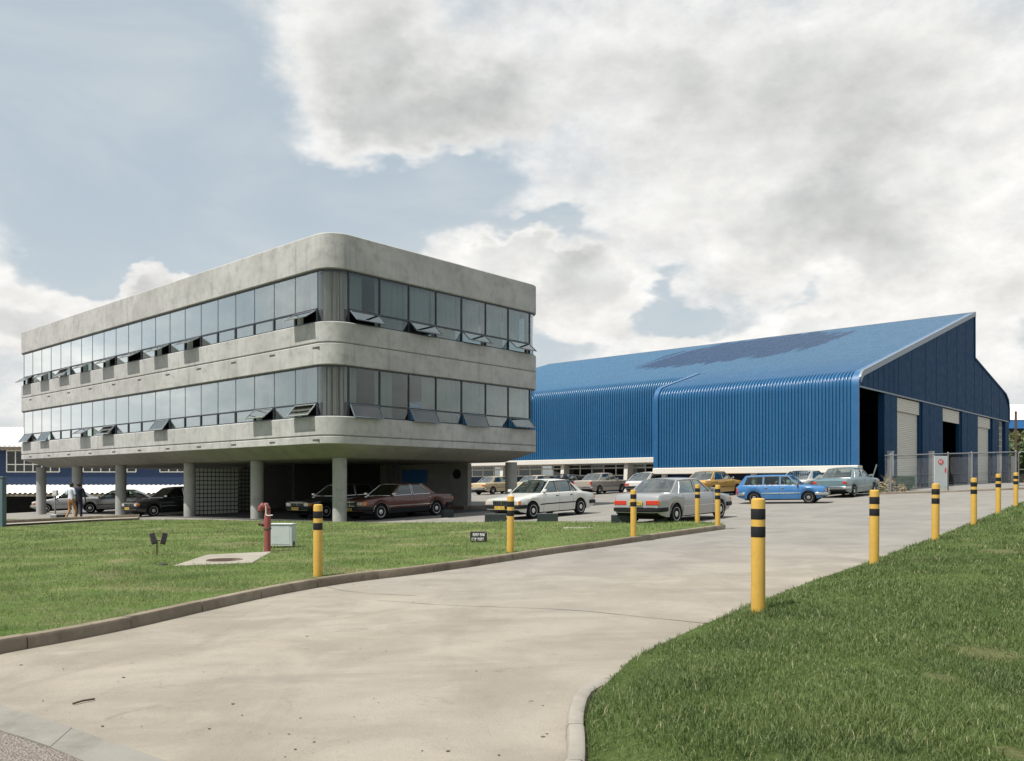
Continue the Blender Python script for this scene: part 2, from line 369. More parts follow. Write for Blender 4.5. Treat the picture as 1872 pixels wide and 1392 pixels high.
def grass_mat(name, lush, blades):
    m, n, p, o = new_mat(name); P = coords(n, True); c = grass_color(n, P, lush)
    if blades:
        at_ = n.new('ShaderNodeAttribute'); at_.attribute_name = 'tone'
        c = n.mix(n.rng(at_.outputs['Fac'], 0, 1, 0, 0.6 if lush else .55, False), c, (.185, .24, .095))
        c = n.mix(n.rng(at_.outputs['Fac'], .955, .975), c, (.36, .33, .20))
        p.inputs['Roughness'].default_value = .55; p.inputs['Specular IOR Level'].default_value = .3
        tr = n.new('ShaderNodeBsdfTranslucent'); n.l.new(c, tr.inputs[0]); mx = n.new('ShaderNodeMixShader'); mx.inputs[0].default_value = .3
        n.l.new(p.outputs[0], mx.inputs[1]); n.l.new(tr.outputs[0], mx.inputs[2]); n.l.new(mx.outputs[0], o.inputs[0])
    else:
        c = n.mix(n.math('MULTIPLY', n.rng(n.noise(P, 28, 5, .75), .42, .62), .6), c, (.035, .05, .016))
        p.inputs['Roughness'].default_value = .95; p.inputs['Specular IOR Level'].default_value = .1
        bump(n, p, n.noise(P, 40, 6, .8), .9, .03)
    n.l.new(c, p.inputs['Base Color']); return m
def inside(poly, x, y):
    r = np.zeros(x.shape, bool); n = len(poly)
    for i in range(n):
        x1, y1 = poly[i]; x2, y2 = poly[(i+1) % n]
        if y1 == y2: continue
        c = ((y1 > y) != (y2 > y)); r ^= c & (x < (x2-x1)*(y-y1)/(y2-y1)+x1)
    return r
def edge_dist(poly, x, y):
    d = np.full(x.shape, 1e9); n = len(poly)
    for i in range(n):
        x1, y1 = poly[i]; x2, y2 = poly[(i+1) % n]; L2 = (x2-x1)**2+(y2-y1)**2+1e-12
        t = np.clip(((x-x1)*(x2-x1)+(y-y1)*(y2-y1))/L2, 0, 1); d = np.minimum(d, np.hypot(x-x1-t*(x2-x1), y-y1-t*(y2-y1)))
    return d
def sstep(a, b, x): t = np.clip((x-a)/(b-a), 0, 1); return t*t*(3-2*t)

# --- outlines traced on the ground
kerb_px = [(-190,1236),(-90,1217),(0,1196),(130,1172),(260,1145),(400,1112),(500,1090),(580,1075),(660,1063),(760,1051),(880,1034),(1000,1015),(1100,1001),(1200,986),(1290,973),(1327,968)]
kerb_line = resample([gpx(u, v) for u, v in kerb_px], .24)
back = [at(1322, 24.0), at(1290, 25.0), at(1240, 25.9), at(1180, 26.6), at(1100, 27.6), at(1000, 28.6), at(900, 29.2), at(820, 29.6), at(700, 30.3), at(620, 31.9), at(480, 33.6), at(350, 36.3),
        at(255, 37.4), at(180, 36.4), at(60, 34.6), at(-80, 32.6), at(-300, 30)]
kn = kerb_line[1:] - kerb_line[:-1]; kn = np.vstack([kn, kn[-1]]); kn /= np.hypot(kn[:,0], kn[:,1])[:,None]; knorm = np.column_stack([-kn[:,1], kn[:,0]])
kerb_in = kerb_line + knorm * .135
lawnL = [tuple(p) for p in kerb_in] + [(p.x, p.y) for p in back]
edge_px = [(1120,1236),(1180,1203),(1250,1168),(1320,1137),(1390,1107),(1500,1064),(1600,1029),(1712,985),(1785,956),(1829,937),(1872,921)]
kerbR_px = [(1010,1560),(1022,1470),(1032,1392),(1034,1335),(1048,1292),(1078,1261),(1120,1236)]
kerbR = resample([gpx(u, v) for u, v in kerbR_px], .22)
rn = kerbR[1:] - kerbR[:-1]; rn = np.vstack([rn, rn[-1]]); rn /= np.hypot(rn[:,0], rn[:,1])[:,None]; rnorm = np.column_stack([rn[:,1], -rn[:,0]])
kerbR_in = kerbR + rnorm * .125
edgeR = resample([gpx(u, v) for u, v in edge_px] + [at(1925, 30.5), Vector((26, 33, 0)), Vector((40, 38, 0))], .4)
lawnR = [tuple(p) for p in kerbR_in[:-3]] + [tuple(p) for p in edgeR[1:]] + [(46, 30), (40, 5), (20, -5), (3, -3.5)]
patch = [(p.x, p.y) for p in (at(-60, 35.6), at(-60, 41), at(5, 41), at(60, 40.3), at(112, 38.8), at(40, 37.2))]

def lawn_h(poly, x, y, rise, ramp):
    if poly is lawnL: return G(x, y)+.105-.085*sstep(23.5, 28.5, y)+.03*sstep(0, .8, edge_dist(poly, x, y))*(1-sstep(23, 27, y))+.010*np.sin(x*1.7+y*.9)
    d = edge_dist(poly, x, y); b = .012*np.sin(x*1.7+y*.9)+.012*np.sin(x*.6-y*1.4+1)
    return G(x, y) + rise[0] + (rise[1]-rise[0])*sstep(0, ramp, d) + b*sstep(0, .8, d)
def lawn(name, label, poly, step, rise, ramp, lush):
    px = np.array(poly); lo, hi = px.min(0), px.max(0)
    X, Y = np.meshgrid(np.arange(lo[0], hi[0], step), np.arange(lo[1], hi[1], step)); X = X.ravel()+RNG.uniform(-.2,.2,X.size)*step; Y = Y.ravel()+RNG.uniform(-.2,.2,Y.size)*step
    k = inside(poly, X, Y); X, Y = X[k], Y[k]; k = edge_dist(poly, X, Y) > step*.35; X, Y = X[k], Y[k]
    V = [Vector(p) for p in poly] + [Vector((a_, b_)) for a_, b_ in zip(X, Y)]; n = len(poly)
    v2, e2, f2, *_ = delaunay_2d_cdt(V, [(i, (i+1) % n) for i in range(n)], [list(range(n))], 1, 1e-5)
    a_ = np.array([(v.x, v.y) for v in v2]); z = lawn_h(poly, a_[:,0], a_[:,1], rise, ramp)
    mb = bpy.data.meshes.new(name); mb.from_pydata(np.column_stack([a_, z]).tolist(), [], f2)
    mb.materials.append(grass_mat(name + '_soil', lush, False)); bmfix(mb); mb.shade_smooth()
    return tag(put(name, mb), label, kind='structure')
def blades(name, label, poly, rise, ramp, lush, dens, hgt, wid, ymin=3.6, ymax=60, seg=1, holes=(), bare=()):
    px = np.array(poly); out = []
    for (ya, yb, d_, hs, ws) in dens:
        ya, yb = max(ya, ymin), min(yb, ymax)
        lo, hi = px.min(0).copy(), px.max(0).copy(); lo[1], hi[1] = max(lo[1], ya), min(hi[1], yb)
        lo[0] = max(lo[0], -yb*.80-2); hi[0] = min(hi[0], yb*.80+2)
        if hi[1] <= lo[1] or hi[0] <= lo[0]: continue
        n = int((hi-lo).prod()*d_); X = RNG.uniform(lo[0], hi[0], n); Y = RNG.uniform(lo[1], hi[1], n)
        k = inside(poly, X, Y) & (np.abs(X) < Y*.80+2); X, Y = X[k], Y[k]
        # tufts: pull the points together a little
        cx = np.round(X/.14)*.14 + .05*np.sin(Y*40); k = RNG.random(X.size) < .35; X = np.where(k, X*.65+cx*.35, X)
        pat = np.sin(X*2.1+1.3*np.sin(Y*1.7))*np.sin(Y*2.6+np.sin(X*1.9))
        k = RNG.random(X.size) < .72+.28*pat; X, Y, pat = X[k], Y[k], pat[k]
        for hx, hy, hr in holes:
            k = np.hypot(X-hx, (Y-hy)*.6) > hr*RNG.uniform(.3, 1.2, X.size); X, Y, pat = X[k], Y[k], pat[k]
        for bp_ in bare:
            k = ~inside(bp_, X, Y); X, Y, pat = X[k], Y[k], pat[k]
        out.append((X, Y, hs*(1+.35*pat), np.full(X.shape, ws)))
    X, Y, HS, WS = (np.concatenate(c) for c in zip(*out)); N = X.size
    Z = lawn_h(poly, X, Y, rise, ramp) - .006
    th = RNG.uniform(0, 2*np.pi, N); h = hgt*HS*RNG.gamma(6, 1/6, N); lean = RNG.uniform(.15, .95, N); la = RNG.uniform(0, 2*np.pi, N)
    w = wid*WS*RNG.uniform(.7, 1.3, N); dx, dy = np.cos(th)*w/2, np.sin(th)*w/2; lx, ly = np.cos(la)*lean*h, np.sin(la)*lean*h
    base = np.stack([X, Y, Z], 1); o = np.zeros_like(base)
    L = base + np.stack([-dx, -dy, 0*dx], 1); Rr = base + np.stack([dx, dy, 0*dx], 1)
    tip = base + np.stack([lx, ly, h*(1-.35*lean)], 1)
    tone = RNG.random(N)
    if seg == 1:
        V = np.stack([L, Rr, tip], 1).reshape(-1, 3); nv = 3; Fc = np.arange(N*3); ls = np.arange(N)*3; lt = np.full(N, 3); nf = N
    else:
        mid = base + np.stack([lx*.32, ly*.32, h*.58], 1); L2 = mid + np.stack([-dx, -dy, 0*dx], 1)*.8; R2 = mid + np.stack([dx, dy, 0*dx], 1)*.8
        V = np.stack([L, Rr, R2, L2, tip], 1).reshape(-1, 3); nv = 5
        i = np.arange(N)[:,None]*5; Fc = np.hstack([i+0, i+1, i+2, i+3, i+3, i+2, i+4]).ravel()
        ls = (np.arange(N)[:,None]*7 + np.array([0, 4])).ravel(); lt = np.tile([4, 3], N); nf = 2*N
    me = bpy.data.meshes.new(name); me.vertices.add(len(V)); me.vertices.foreach_set('co', V.ravel())
    me.loops.add(len(Fc)); me.loops.foreach_set('vertex_index', Fc.astype(np.int32)); me.polygons.add(nf)
    me.polygons.foreach_set('loop_start', ls.astype(np.int32)); me.polygons.foreach_set('loop_total', lt.astype(np.int32))
    a = me.attributes.new('tone', 'FLOAT', 'POINT'); a.data.foreach_set('value', np.repeat(tone, nv))
    me.update(calc_edges=True); me.materials.append(grass_mat(name + '_blades', lush, True))
    return tag(put(name, me), label, 'grass', kind='stuff')

RL, RR_ = (.105, .135), (.05, .17)
lawn('lawn_left', 'mown lawn between the drive and the office block', lawnL, .55, RL, .8, False)
lawn('lawn_right', 'thick lawn beside the drive', lawnR, .55, RR_, .55, True)
lawn('lawn_patch', 'small lawn patch by the footpath', patch, .8, (.03, .06), .6, False)
slab_pts = [gpx(u, v, .12) for u, v in ((318, 1037), (462, 1031), (497, 1011), (378, 1017))]
blades('lawn_grass', 'short patchy grass blades on the lawn before the office block', lawnL, RL, .8, False,
       [(3, 10, 2600, 1, 1), (10, 15, 1500, 1.05, 1.35), (15, 22, 620, 1.2, 2.0), (22, 40, 260, 1.3, 2.9)], .045, .0052, seg=1, bare=[[(p.x, p.y) for p in slab_pts]], holes=[(x_, y_, r_*.8) for x_, y_, r_ in DRYL])
blades('bank_grass', 'thick green grass blades on the lawn beside the drive', lawnR, RR_, .55, True,
       [(3.4, 6.5, 10500, 1, 1), (6.5, 9.5, 5600, 1, 1.25), (9.5, 14, 2600, 1.1, 1.7), (14, 22, 900, 1.25, 2.5), (22, 44, 280, 1.5, 3.6)], .038, .0042, seg=2, holes=[(p.x, p.y, r_) for p, r_ in ((gpx(1800, 1195, .17), .24), (gpx(1720, 1242, .17), .12), (gpx(1830, 1009, .17), .3), (gpx(1850, 1380, .17), .12), (gpx(1420, 1385, .17), .08), (gpx(1650, 1300, .17), .07))])
blades('patch_grass', 'sparse grass blades by the footpath', patch, (.03, .06), .6, False, [(30, 45, 220, 1.2, 3)], .05, .005)

# --- kerb stones
def kerb(name, label, line, norm, per, w, h, mat, drop=0):
    t = tag(put(name, None, None, (*line[0], G(*line[0]))), label, kind='structure')
    n = len(line); s = 0; o0 = Vector((*line[0], G(*line[0])))
    while s < n-1:
        e = min(n-1, s+per+random.choice((0, 0, 1))); mb = MB(); rings = []
        jz = random.uniform(-.004, .004); jo = random.uniform(-.006, .006)
        for k in range(s, e+1):
            p, q = line[k].copy(), norm[k]; d = line[min(k+1, n-1)]-line[max(k-1, 0)]; d = d/np.hypot(*d)
            if k == s: p = p + d*.006
            if k == e: p = p - d*.006
            z = G(p[0], p[1]); hh = h*(1-drop*max(0, (k/(n-1)-.72)/.28))+jz
            prof = [(0, -.08), (.006, hh*.75), (.02, hh*.97), (.035, hh), (w-.015, hh), (w, hh-.012), (w, -.08)]
            rings.append([Vector((p[0]+q[0]*(a_+jo), p[1]+q[1]*(a_+jo), z+b_))-o0 for a_, b_ in prof])
        mb.loft(rings); mb.build('kerb_stone', mat, t, smooth=40); s = e
    return t
kerb('kerb_left', 'brown stained kerb of long stones along the drive', kerb_line, knorm, 5, .14, .13, M['kerb'])
mb = MB(); mb.loft([[(p_[0]+q_[0]*.10, p_[1]+q_[1]*.10, G(*p_)+.045), (p_[0]+q_[0]*.16, p_[1]+q_[1]*.16, G(*p_)+.05)] for p_, q_ in zip(kerbR, rnorm)], close=False, caps=False)
M['soil'] = basic('bare_soil', (.17, .125, .075), .95, var=.4, vs=14, bmp=.8, bs=30)
tag(mb.build('soil_strip', M['soil']), 'bare soil between the pale kerb and the grass', kind='structure')
kerb('kerb_right', 'pale curved kerb at the corner of the thick lawn', kerbR, rnorm, 3, .105, .10, M['kerb_pale'], drop=.85)

# --- gutter slabs and street in the near corner
gi = [gpx(u, v) for u, v in ((-170,1238),(-60,1272),(0,1293),(80,1318),(160,1345),(225,1368),(290,1392),(400,1432),(560,1490))]
go = [gpx(u, v) for u, v in ((-210,1280),(-90,1312),(0,1339),(60,1358),(120,1380),(165,1400),(215,1424),(300,1466),(420,1526))]
gu = tag(put('gutter', None), 'grey gutter slabs along the street edge', kind='structure')
A_, B_ = resample(gi, .1), resample(go, .1)
ns = 9
for k in range(ns):
    f0, f1 = k/ns+.004, (k+1)/ns-.004
    q = [A_[int(f0*(len(A_)-1))], A_[int(f1*(len(A_)-1))], B_[int(f1*(len(B_)-1))], B_[int(f0*(len(B_)-1))]]
    jz = random.uniform(0, .006)
    mb = MB(); top = [Vector((p[0], p[1], G(p[0], p[1])+.012+jz-(.003 if i > 1 else 0))) for i, p in enumerate(q)]
    mb.extr(top, (0, 0, -.1)).build('gutter_slab', M['gutter'], gu)
sm, n, p, o = new_mat('street_gravel'); P = coords(n, True)
vo = n.new('ShaderNodeTexVoronoi'); n.l.new(P, vo.inputs['Vector']); vo.inputs['Scale'].default_value = 70
n.l.new(n.mix(vo.outputs['Color'], (.15, .125, .105), (.30, .265, .23)), p.inputs['Base Color']); p.inputs['Roughness'].default_value = .95
bump(n, p, n.math('ADD', vo.outputs['Distance'], n.noise(P, 20, 4)), 1.0, .02)
st = [Vector((p_[0], p_[1], G(p_[0], p_[1])+.006)) for p_ in B_[::6]]
mb = MB(); mb.add(st+[Vector((-2.0, 1.2, .03)), Vector((-7, 1.5, 0)), Vector((-9, 4.5, 0))], [tuple(range(len(st)+3))])
tag(mb.build('street', sm), 'coarse gravelly asphalt street at the drive mouth', kind='structure')

# --- footpath and its dark kerb at the left of the lawn
fp = resample([at(-200, 31.6), at(-60, 34.0), at(0, 35.0), at(60, 36.0), at(130, 37.2), at(190, 38.1), at(255, 38.6)], .5)
fd = np.gradient(fp, axis=0); fd /= np.hypot(fd[:,0], fd[:,1])[:,None]; fnrm = np.column_stack([-fd[:,1], fd[:,0]])
kerb('kerb_path', 'dark low kerb behind the footpath left of the columns', fp, fnrm, 3, .14, .22, M['kerb'])
mb = MB(); rings = []
for p_, q_ in zip(fp, fnrm):
    a_, b_ = p_-q_*.02, p_-q_*.95; rings.append([(a_[0], a_[1], G(*a_)+.10), (b_[0], b_[1], G(*b_)+.09)])
mb.loft(rings, close=False, caps=False); tag(mb.build('path', M['slab']), 'pale strip of footpath', kind='structure')

# --- joints cut across the drive
def strip_on_ground(pts, w, dz):
    l = resample(pts, .25); mb = MB(); d = np.gradient(l, axis=0); d /= np.hypot(d[:,0], d[:,1])[:,None]; rg = []
    for p_, q_ in zip(l, d):
        ww = w*random.uniform(.4, 1.3); a_, b_ = p_+np.array([-q_[1], q_[0]])*ww/2, p_-np.array([-q_[1], q_[0]])*ww/2
        rg.append([(a_[0], a_[1], G(*a_)+dz), (b_[0], b_[1], G(*b_)+dz)])
    return mb.loft(rg, close=False, caps=False)
M['joint'] = basic('joint_filler', (.17, .155, .13), .95)
jm = MB()
for pts in ([(690,1098),(800,1106),(960,1112),(1060,1117),(1180,1129),(1330,1144)], [(150,1290),(330,1328),(480,1392)][:0] or [(585,1070),(640,1082),(760,1090)]):
    s_ = strip_on_ground([gpx(u, v) for u, v in pts], .018, .004); jm.add(s_.v, s_.f)
tag(jm.build('paving_joint', M['joint']), 'thin dark joints across the drive', kind='structure')
# litter on the drive: twigs, dry leaves and small stones, too many and small to count
lm = MB()
for i in range(45):
    u, v = random.uniform(-20, 1050), random.triangular(1120, 1392, 1385); p_ = gpx(u, v)
    if inside(lawnL, np.array([p_.x]), np.array([p_.y]))[0]: continue
    a_ = random.uniform(0, 6.28); L_ = random.choice((.004, .005, .006, .008, .010, .016)); c_, s_ = math.cos(a_), math.sin(a_); w_ = random.uniform(.15, .6)*L_
    if random.random() < .45: w_ = L_*.8
    lm.extr([p_+Vector((c_*L_, s_*L_, .004)), p_+Vector((-s_*w_, c_*w_, .004)), p_+Vector((-c_*L_, -s_*L_, .004)), p_+Vector((s_*w_, -c_*w_, .004))], (0, 0, random.uniform(.002, .004)))
tag(lm.build('litter', basic('dry_litter', (.12, .09, .065), .9, var=.5, vs=3)), 'scattered twigs and grit on the drive', 'litter', kind='stuff')
p_, q_ = gpx(133, 1290), gpx(173, 1281)
tw = MB().pipe([p_+Vector((0,0,.012)), p_*.6+q_*.4+Vector((0,.012,.016)), q_+Vector((0,0,.012))], .007, 6)
tag(tw.build('twig', M['rust']), 'single long brown twig lying on the drive', 'twig')

# ================================================================== OFFICE BLOCK
PHI = math.atan2(.7449, .6672)
av, bv = Vector((-.7449, .6672, 0)), Vector((.6672, .7449, 0))
C0 = Vector((-6.465, 30, 0)); WX, LY, RC = 11.9, 31.4, .9
ZT, H2, S2, G2, H1, S1, G1, ZB, ZS = 10.55, 9.26, 7.36, 6.60, 5.80, 3.95, 3.24, 2.95, 2.50
office = thing('office_block', 'grey concrete two-storey office block raised on round columns', 'building', C0, PHI)
def rr(ins, r=RC, n=10, z=None):
    x0, x1, y0, y1 = ins, WX-ins, ins, LY-ins; r = max(.12, r); pts = []
    for cx, cy_, a0 in ((x0+r, y0+r, 180), (x1-r, y0+r, 270), (x1-r, y1-r, 0), (x0+r, y1-r, 90)):
        for k in range(n+1):
            a_ = R(a0+90*k/n); pts.append((cx+r*math.cos(a_), cy_+r*math.sin(a_)))
    return pts if z is None else [(x, y, z) for x, y in pts]
def ring(profile, mat, name, parent=office, caps=False, smooth=35):
    mb = MB(); mb.loft([rr(i, max(.15, RC-i), z=z) for i, z in profile], caps=caps)
    if not caps:                                        # close the section
        pass
    return mb.build(name, mat, parent, smooth=smooth)
def band(z0, z1, name, bev=.03, t=.3): return ring([(t, z0), (bev, z0), (0, z0+bev), (0, z1-bev), (bev, z1), (t, z1), (t, z0)], M['conc'], name)
band(H2, ZT, 'parapet_band', .035); band(G2+.014, S2, 'spandrel_band'); band(H1, G2-.014, 'spandrel_band'); band(G1+.014, S1, 'spandrel_band'); band(ZB, G1-.014, 'edge_band', .02)
ring([(.03, G2-.02), (.03, G2+.02), (.2, G2+.02), (.2, G2-.02), (.03, G2-.02)], M['vent'], 'shadow_groove'); ring([(.03, G1-.02), (.03, G1+.02), (.2, G1+.02), (.2, G1-.02), (.03, G1-.02)], M['vent'], 'shadow_groove')
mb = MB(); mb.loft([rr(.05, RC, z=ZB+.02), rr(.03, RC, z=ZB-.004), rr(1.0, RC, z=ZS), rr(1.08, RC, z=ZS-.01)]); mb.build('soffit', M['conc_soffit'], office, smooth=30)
MB().add(rr(.28, z=ZT-.25), [tuple(range(44))]).build('roof', M['conc_wall'], office)
MB().box(.45, WX-.45, .45, LY-.45, S2-.25, S2-.02).box(.45, WX-.45, .45, LY-.45, S1-.25, S1-.02).box(.4, WX-.4, .4, LY-.4, H2+.02, H2+.2).box(.4, WX-.4, .4, LY-.4, H1+.02, H1+.2).build('floor_slab', M['inside'], office)
MB().box(4.2, 7.6, 4.5, LY-3, S1, H1).box(4.2, 7.6, 4.5, LY-3, S2, H2).build('inner_wall', M['inside'], office)

NB, BW = 21, (LY-2*RC)/21; NS, BS = 7, (WX-2*RC)/7
GI = .11                                               # glass set back from the concrete face
long_mesh, short_mesh = {}, {}
def pane_mesh(w, h):
    k = (round(w,3), round(h,3))
    if k not in long_mesh: long_mesh[k] = MB().box(0, .008, 0, w, 0, h).mesh('pane', M['wglass'])
    return long_mesh[k]
def face_xf(face, s, z, ins):                          # position/rotation on the long (x=ins) or short (y=ins) face
    return ((ins, s, z), (0,0,0)) if face == 'L' else ((s, ins, z), (0,0,R(90)))
# curtain: wavy sheet, shared
def curtain_mesh(w, h, seed):
    rd = random.Random(seed); mb = MB(); n = int(w/.03); top, bot = [], []; ph = rd.uniform(0, 6)
    for i in range(n+1):
        s = w*i/n; d = .035*math.sin(s*2*math.pi/.17+ph+.8*math.sin(s*5+ph))+.012*math.sin(s*61)
        top.append((d*.7, s, h)); bot.append((d*1.2+.02*math.sin(s*7), s, 0))
    mb.loft([bot, top], close=False, caps=False); return mb.mesh('curtain', M['curtain'], smooth=60)
CURS = [(w, curtain_mesh(w, 1.30, k+10)) for k, w in enumerate((1.36, 1.1, .85, .62, 1.38, .5))]
CUR = [(w, curtain_mesh(w, 1.84, k)) for k, w in enumerate((1.36, 1.1, .85, .62, 1.38, .5))]
openL = {(2, 0): 58, (2, 6): 62, (2, 8): 60, (2, 10): 60, (2, 12): 58, (2, 14): 60, (2, 16): 38, (2, 18): 58, (2, 20): 56,
         (1, 0): 42, (1, 2): 50, (1, 8): 36, (1, 12): 42, (1, 14): 60, (1, 18): 30, (1, 20): 36}
openS = {(2, k): a_ for k, a_ in ((0, 48), (2, 46), (4, 48), (6, 50))}; openS.update({(1, k): a_ for k, a_ in ((0, 30), (2, 30), (4, 28), (6, 44))})
aw_frame = {}; 
def awning(face, s, w, zt, ang):
    hh, b = .56, .028
    key = (face, round(w, 3))
    if key not in aw_frame:
        f = MB(); f.box(-.02, .02, 0, b, -hh, 0).box(-.02, .02, w-b, w, -hh, 0).box(-.02, .02, b, w-b, -hh, -hh+b).box(-.02, .02, b, w-b, -b, 0)
        gp = MB().box(-.004, .004, b, w-b, -hh+b, -b)
        aw_frame[key] = (f.mesh('awning_window', M['alu'] if face == 'L' else M['mull']), gp.mesh('pane', M['aglass']))
    fm, gm = aw_frame[key]
    if face == 'L': o = put('awning_window', fm, office, (GI-.03, s, zt), (0, R(ang), 0))
    else:
        o = put('awning_window', fm, office, (s, GI-.03, zt), (0, 0, 0))
        o.rotation_euler = (Matrix.Rotation(R(90), 3, 'Z') @ Matrix.Rotation(R(ang), 3, 'Y')).to_euler()
    put('pane', gm, o)
for fl, (zs, zh) in ((2, (S2, H2)), (1, (S1, H1))):
    zt = zs + .50                                       # transom
    for face, nb, bw, length in (('L', NB, BW, LY), ('S', NS, BS, WX)):
        ops = openL if face == 'L' else openS
        mw = .022 if face == 'L' else .05; mm = M['mull'] if face == 'L' else M['frame']
        bar = MB()
        def vbar(s, w, z0, z1, d0=-.03, d1=.06):
            if face == 'L': bar.box(GI+d0, GI+d1, s-w/2, s+w/2, z0, z1)
            else: bar.box(s-w/2, s+w/2, GI+d0, GI+d1, z0, z1)
        def hbar(z0, z1, d0=-.04, d1=.06):
            if face == 'L': bar.box(GI+d0, GI+d1, RC, length-RC, z0, z1)
            else: bar.box(RC, length-RC, GI+d0, GI+d1, z0, z1)
        hbar(zt-.045, zt+.01); hbar(zs-.01, zs+.045); hbar(zh-.05, zh+.02)
        for k in range(nb):
            if k % 2 == 0:
                for e in (k, k+1): vbar(RC+e*bw, .085 if face == 'L' else .06, zs+.046, zt-.046, -.035)
        bar.build('window_frame', M['frame'], office)
        for k in range(nb+1): bar = MB(); vbar(RC+k*bw, mw, zt+.012, zh-.052, -.012 if face == 'L' else -.03); bar.build('mullion', mm, office)
        for k in range(nb):
            s = RC+k*bw
            put('window_pane', pane_mesh(bw-.03, zh-zt-.07), office, *((lambda l, r: (l, r))(*face_xf(face, s+.015, zt+.012, GI)))) if face == 'L' else \
                put('window_pane', pane_mesh(bw-.05, zh-zt-.07), office, (s+bw-.025, GI, zt+.012), (0, 0, R(90)))
            op = (fl, k) in ops
            if op:
                if face == 'L': awning('L', s+.05, bw-.10, zt-.046, ops[(fl, k)])
                else: awning('S', s+bw-.04, bw-.08, zt-.046, ops[(fl, k)])
            else:
                put('window_pane', pane_mesh(bw-.07, zt-zs-.10), office, (GI, s+.035, zs+.05), (0,0,0)) if face == 'L' else \
                    put('window_pane', pane_mesh(bw-.05, zt-zs-.10), office, (s+bw-.025, GI, zs+.05), (0, 0, R(90)))
            # curtains drawn by different amounts
            rd = random.Random(fl*100+k+(0 if face == 'L' else 50)); 
            cl = (0, 4, 1, 0, 2, 4, 3, 1, 0) if face == 'L' else ((2, 0, 4, 0, 4, 0, 1) if fl == 2 else (3, 2, 5, 0, 4, 0, 4))
            wci, cmn = (CURS if op else CUR)[cl[(k+fl*2) % len(cl)] if face == 'L' else cl[k]]; cz = zs+(.55 if op else .01)
            off = rd.choice((0, bw-wci-.02)) if face == 'L' else (0 if (fl, k) != (1, 2) else bw-wci)
            off = max(0, off)
            put('curtain', cmn, office, (GI+.32, s+off, cz), (0,0,0)) if face == 'L' else put('curtain', cmn, office, (s+off+wci, GI+.32, cz), (0, 0, R(90)))
    # curved corner panes, full height, each with its curtain
    for cx, cy_, a0, kind in ((RC, RC, 180, 1), (WX-RC, RC, 270, 0), (RC, LY-RC, 90, 0)):
        def arc(r, n=14): return [(cx+r*math.cos(R(a0+90*k/n)), cy_+r*math.sin(R(a0+90*k/n))) for k in range(n+1)]
        A1, A2 = arc(RC-GI), arc(RC-GI-.008)
        mb = MB(); rg = [[(p_[0], p_[1], zs+.03), (p_[0], p_[1], zh-.03), (q_[0], q_[1], zh-.03), (q_[0], q_[1], zs+.03)] for p_, q_ in zip(A1, A2)]
        mb.loft(rg); mb.build('curved_pane', M['cglass'], office, smooth=40)
        for z0, z1 in ((zs-.012, zs+.03), (zh-.045, zh+.015)):
            B1, B2 = arc(RC-GI+.04), arc(RC-GI-.06); MB().loft([[(p_[0], p_[1], z0), (p_[0], p_[1], z1), (q_[0], q_[1], z1), (q_[0], q_[1], z0)] for p_, q_ in zip(B1, B2)]).build('window_frame', M['frame'], office, smooth=40)
        mb = MB(); bot, top = [], []
        for k in range(61):
            a_ = R(a0+4+82*k/60); r_ = RC-GI-.24+.04*math.sin(k*1.9)+.02*math.sin(k*.7+fl); gap = (fl == 1 and kind) * .35*max(0, math.sin(k*.33+.6))**3
            bot.append((cx+r_*math.cos(a_), cy_+r_*math.sin(a_), zs+.02)); top.append((cx+(r_-gap*.2)*math.cos(a_), cy_+(r_-gap*.2)*math.sin(a_), zh-.04))
        sh = 22 if kind else 61
        for i0, i1 in (((0, 26), (28, 60)) if kind and fl == 2 else ((0, 9), (13, 25), (29, 44), (49, 60)) if kind else ((0, 60),)):
            mb.loft([bot[i0:i1+1], top[i0:i1+1]], close=False, caps=False)
        mb.build('curtain', M['curtain'], office, smooth=60)
    # rear glazing strips
    MB().box(WX-GI-.01, WX-GI, RC, LY-RC, zs, zh).build('rear_pane', M['wglass'], office); MB().box(RC, WX-RC, LY-GI-.01, LY-GI, zs, zh).build('rear_pane', M['wglass'], office)
# small vents under the shadow grooves
vm_ = MB().box(-.004, .02, -.19, .19, -.03, .03, 0)
for k in range(3): vm_.box(-.01, .01, -.19, .19, -.03+k*.022, -.024+k*.022)
vmesh = vm_.mesh('vent', M['vent'])
for k in range(11):
    y = .85 + k*2.83
    put('vent', vmesh, office, (0, y, G2-.17)); put('vent', vmesh, office, (0, y, G1-.15))
# columns
def loc2(p): d = Vector((p.x, p.y, 0))-C0; return d.dot(bv), d.dot(av)
def col_at(u, x):                                       # column on the line x = const, seen at column u of the photo
    k = (u-CU)/F; X0, Y0 = C0.x+bv.x*x, C0.y+bv.y*x
    return x, (X0-k*Y0)/(.7449+.6672*k)
def gl(x, y): p = C0+bv*x+av*y; return G(p.x, p.y)
cols = [col_at(621, 1.5), col_at(470, 1.5), col_at(347, 1.5), col_at(221, 1.35), (1.25, 25.6), (.95, 30.2), (10.75, 1.0), (10.2, 13.1), (10.2, 25.4), (10.2, 30.0), (7.3, 5.2), (7.3, 9.2)]
for i, (x, y) in enumerate(cols):
    z0 = gl(x, y)-.15
    mb = MB().lathe([(.27, z0), (.27, ZS-.012)], 28, (x, y, 0)); mb.build('column', M['conc_col'] if i < 10 else M['core'], office, smooth=40)  # the inner columns carry their shade as the dark core colour
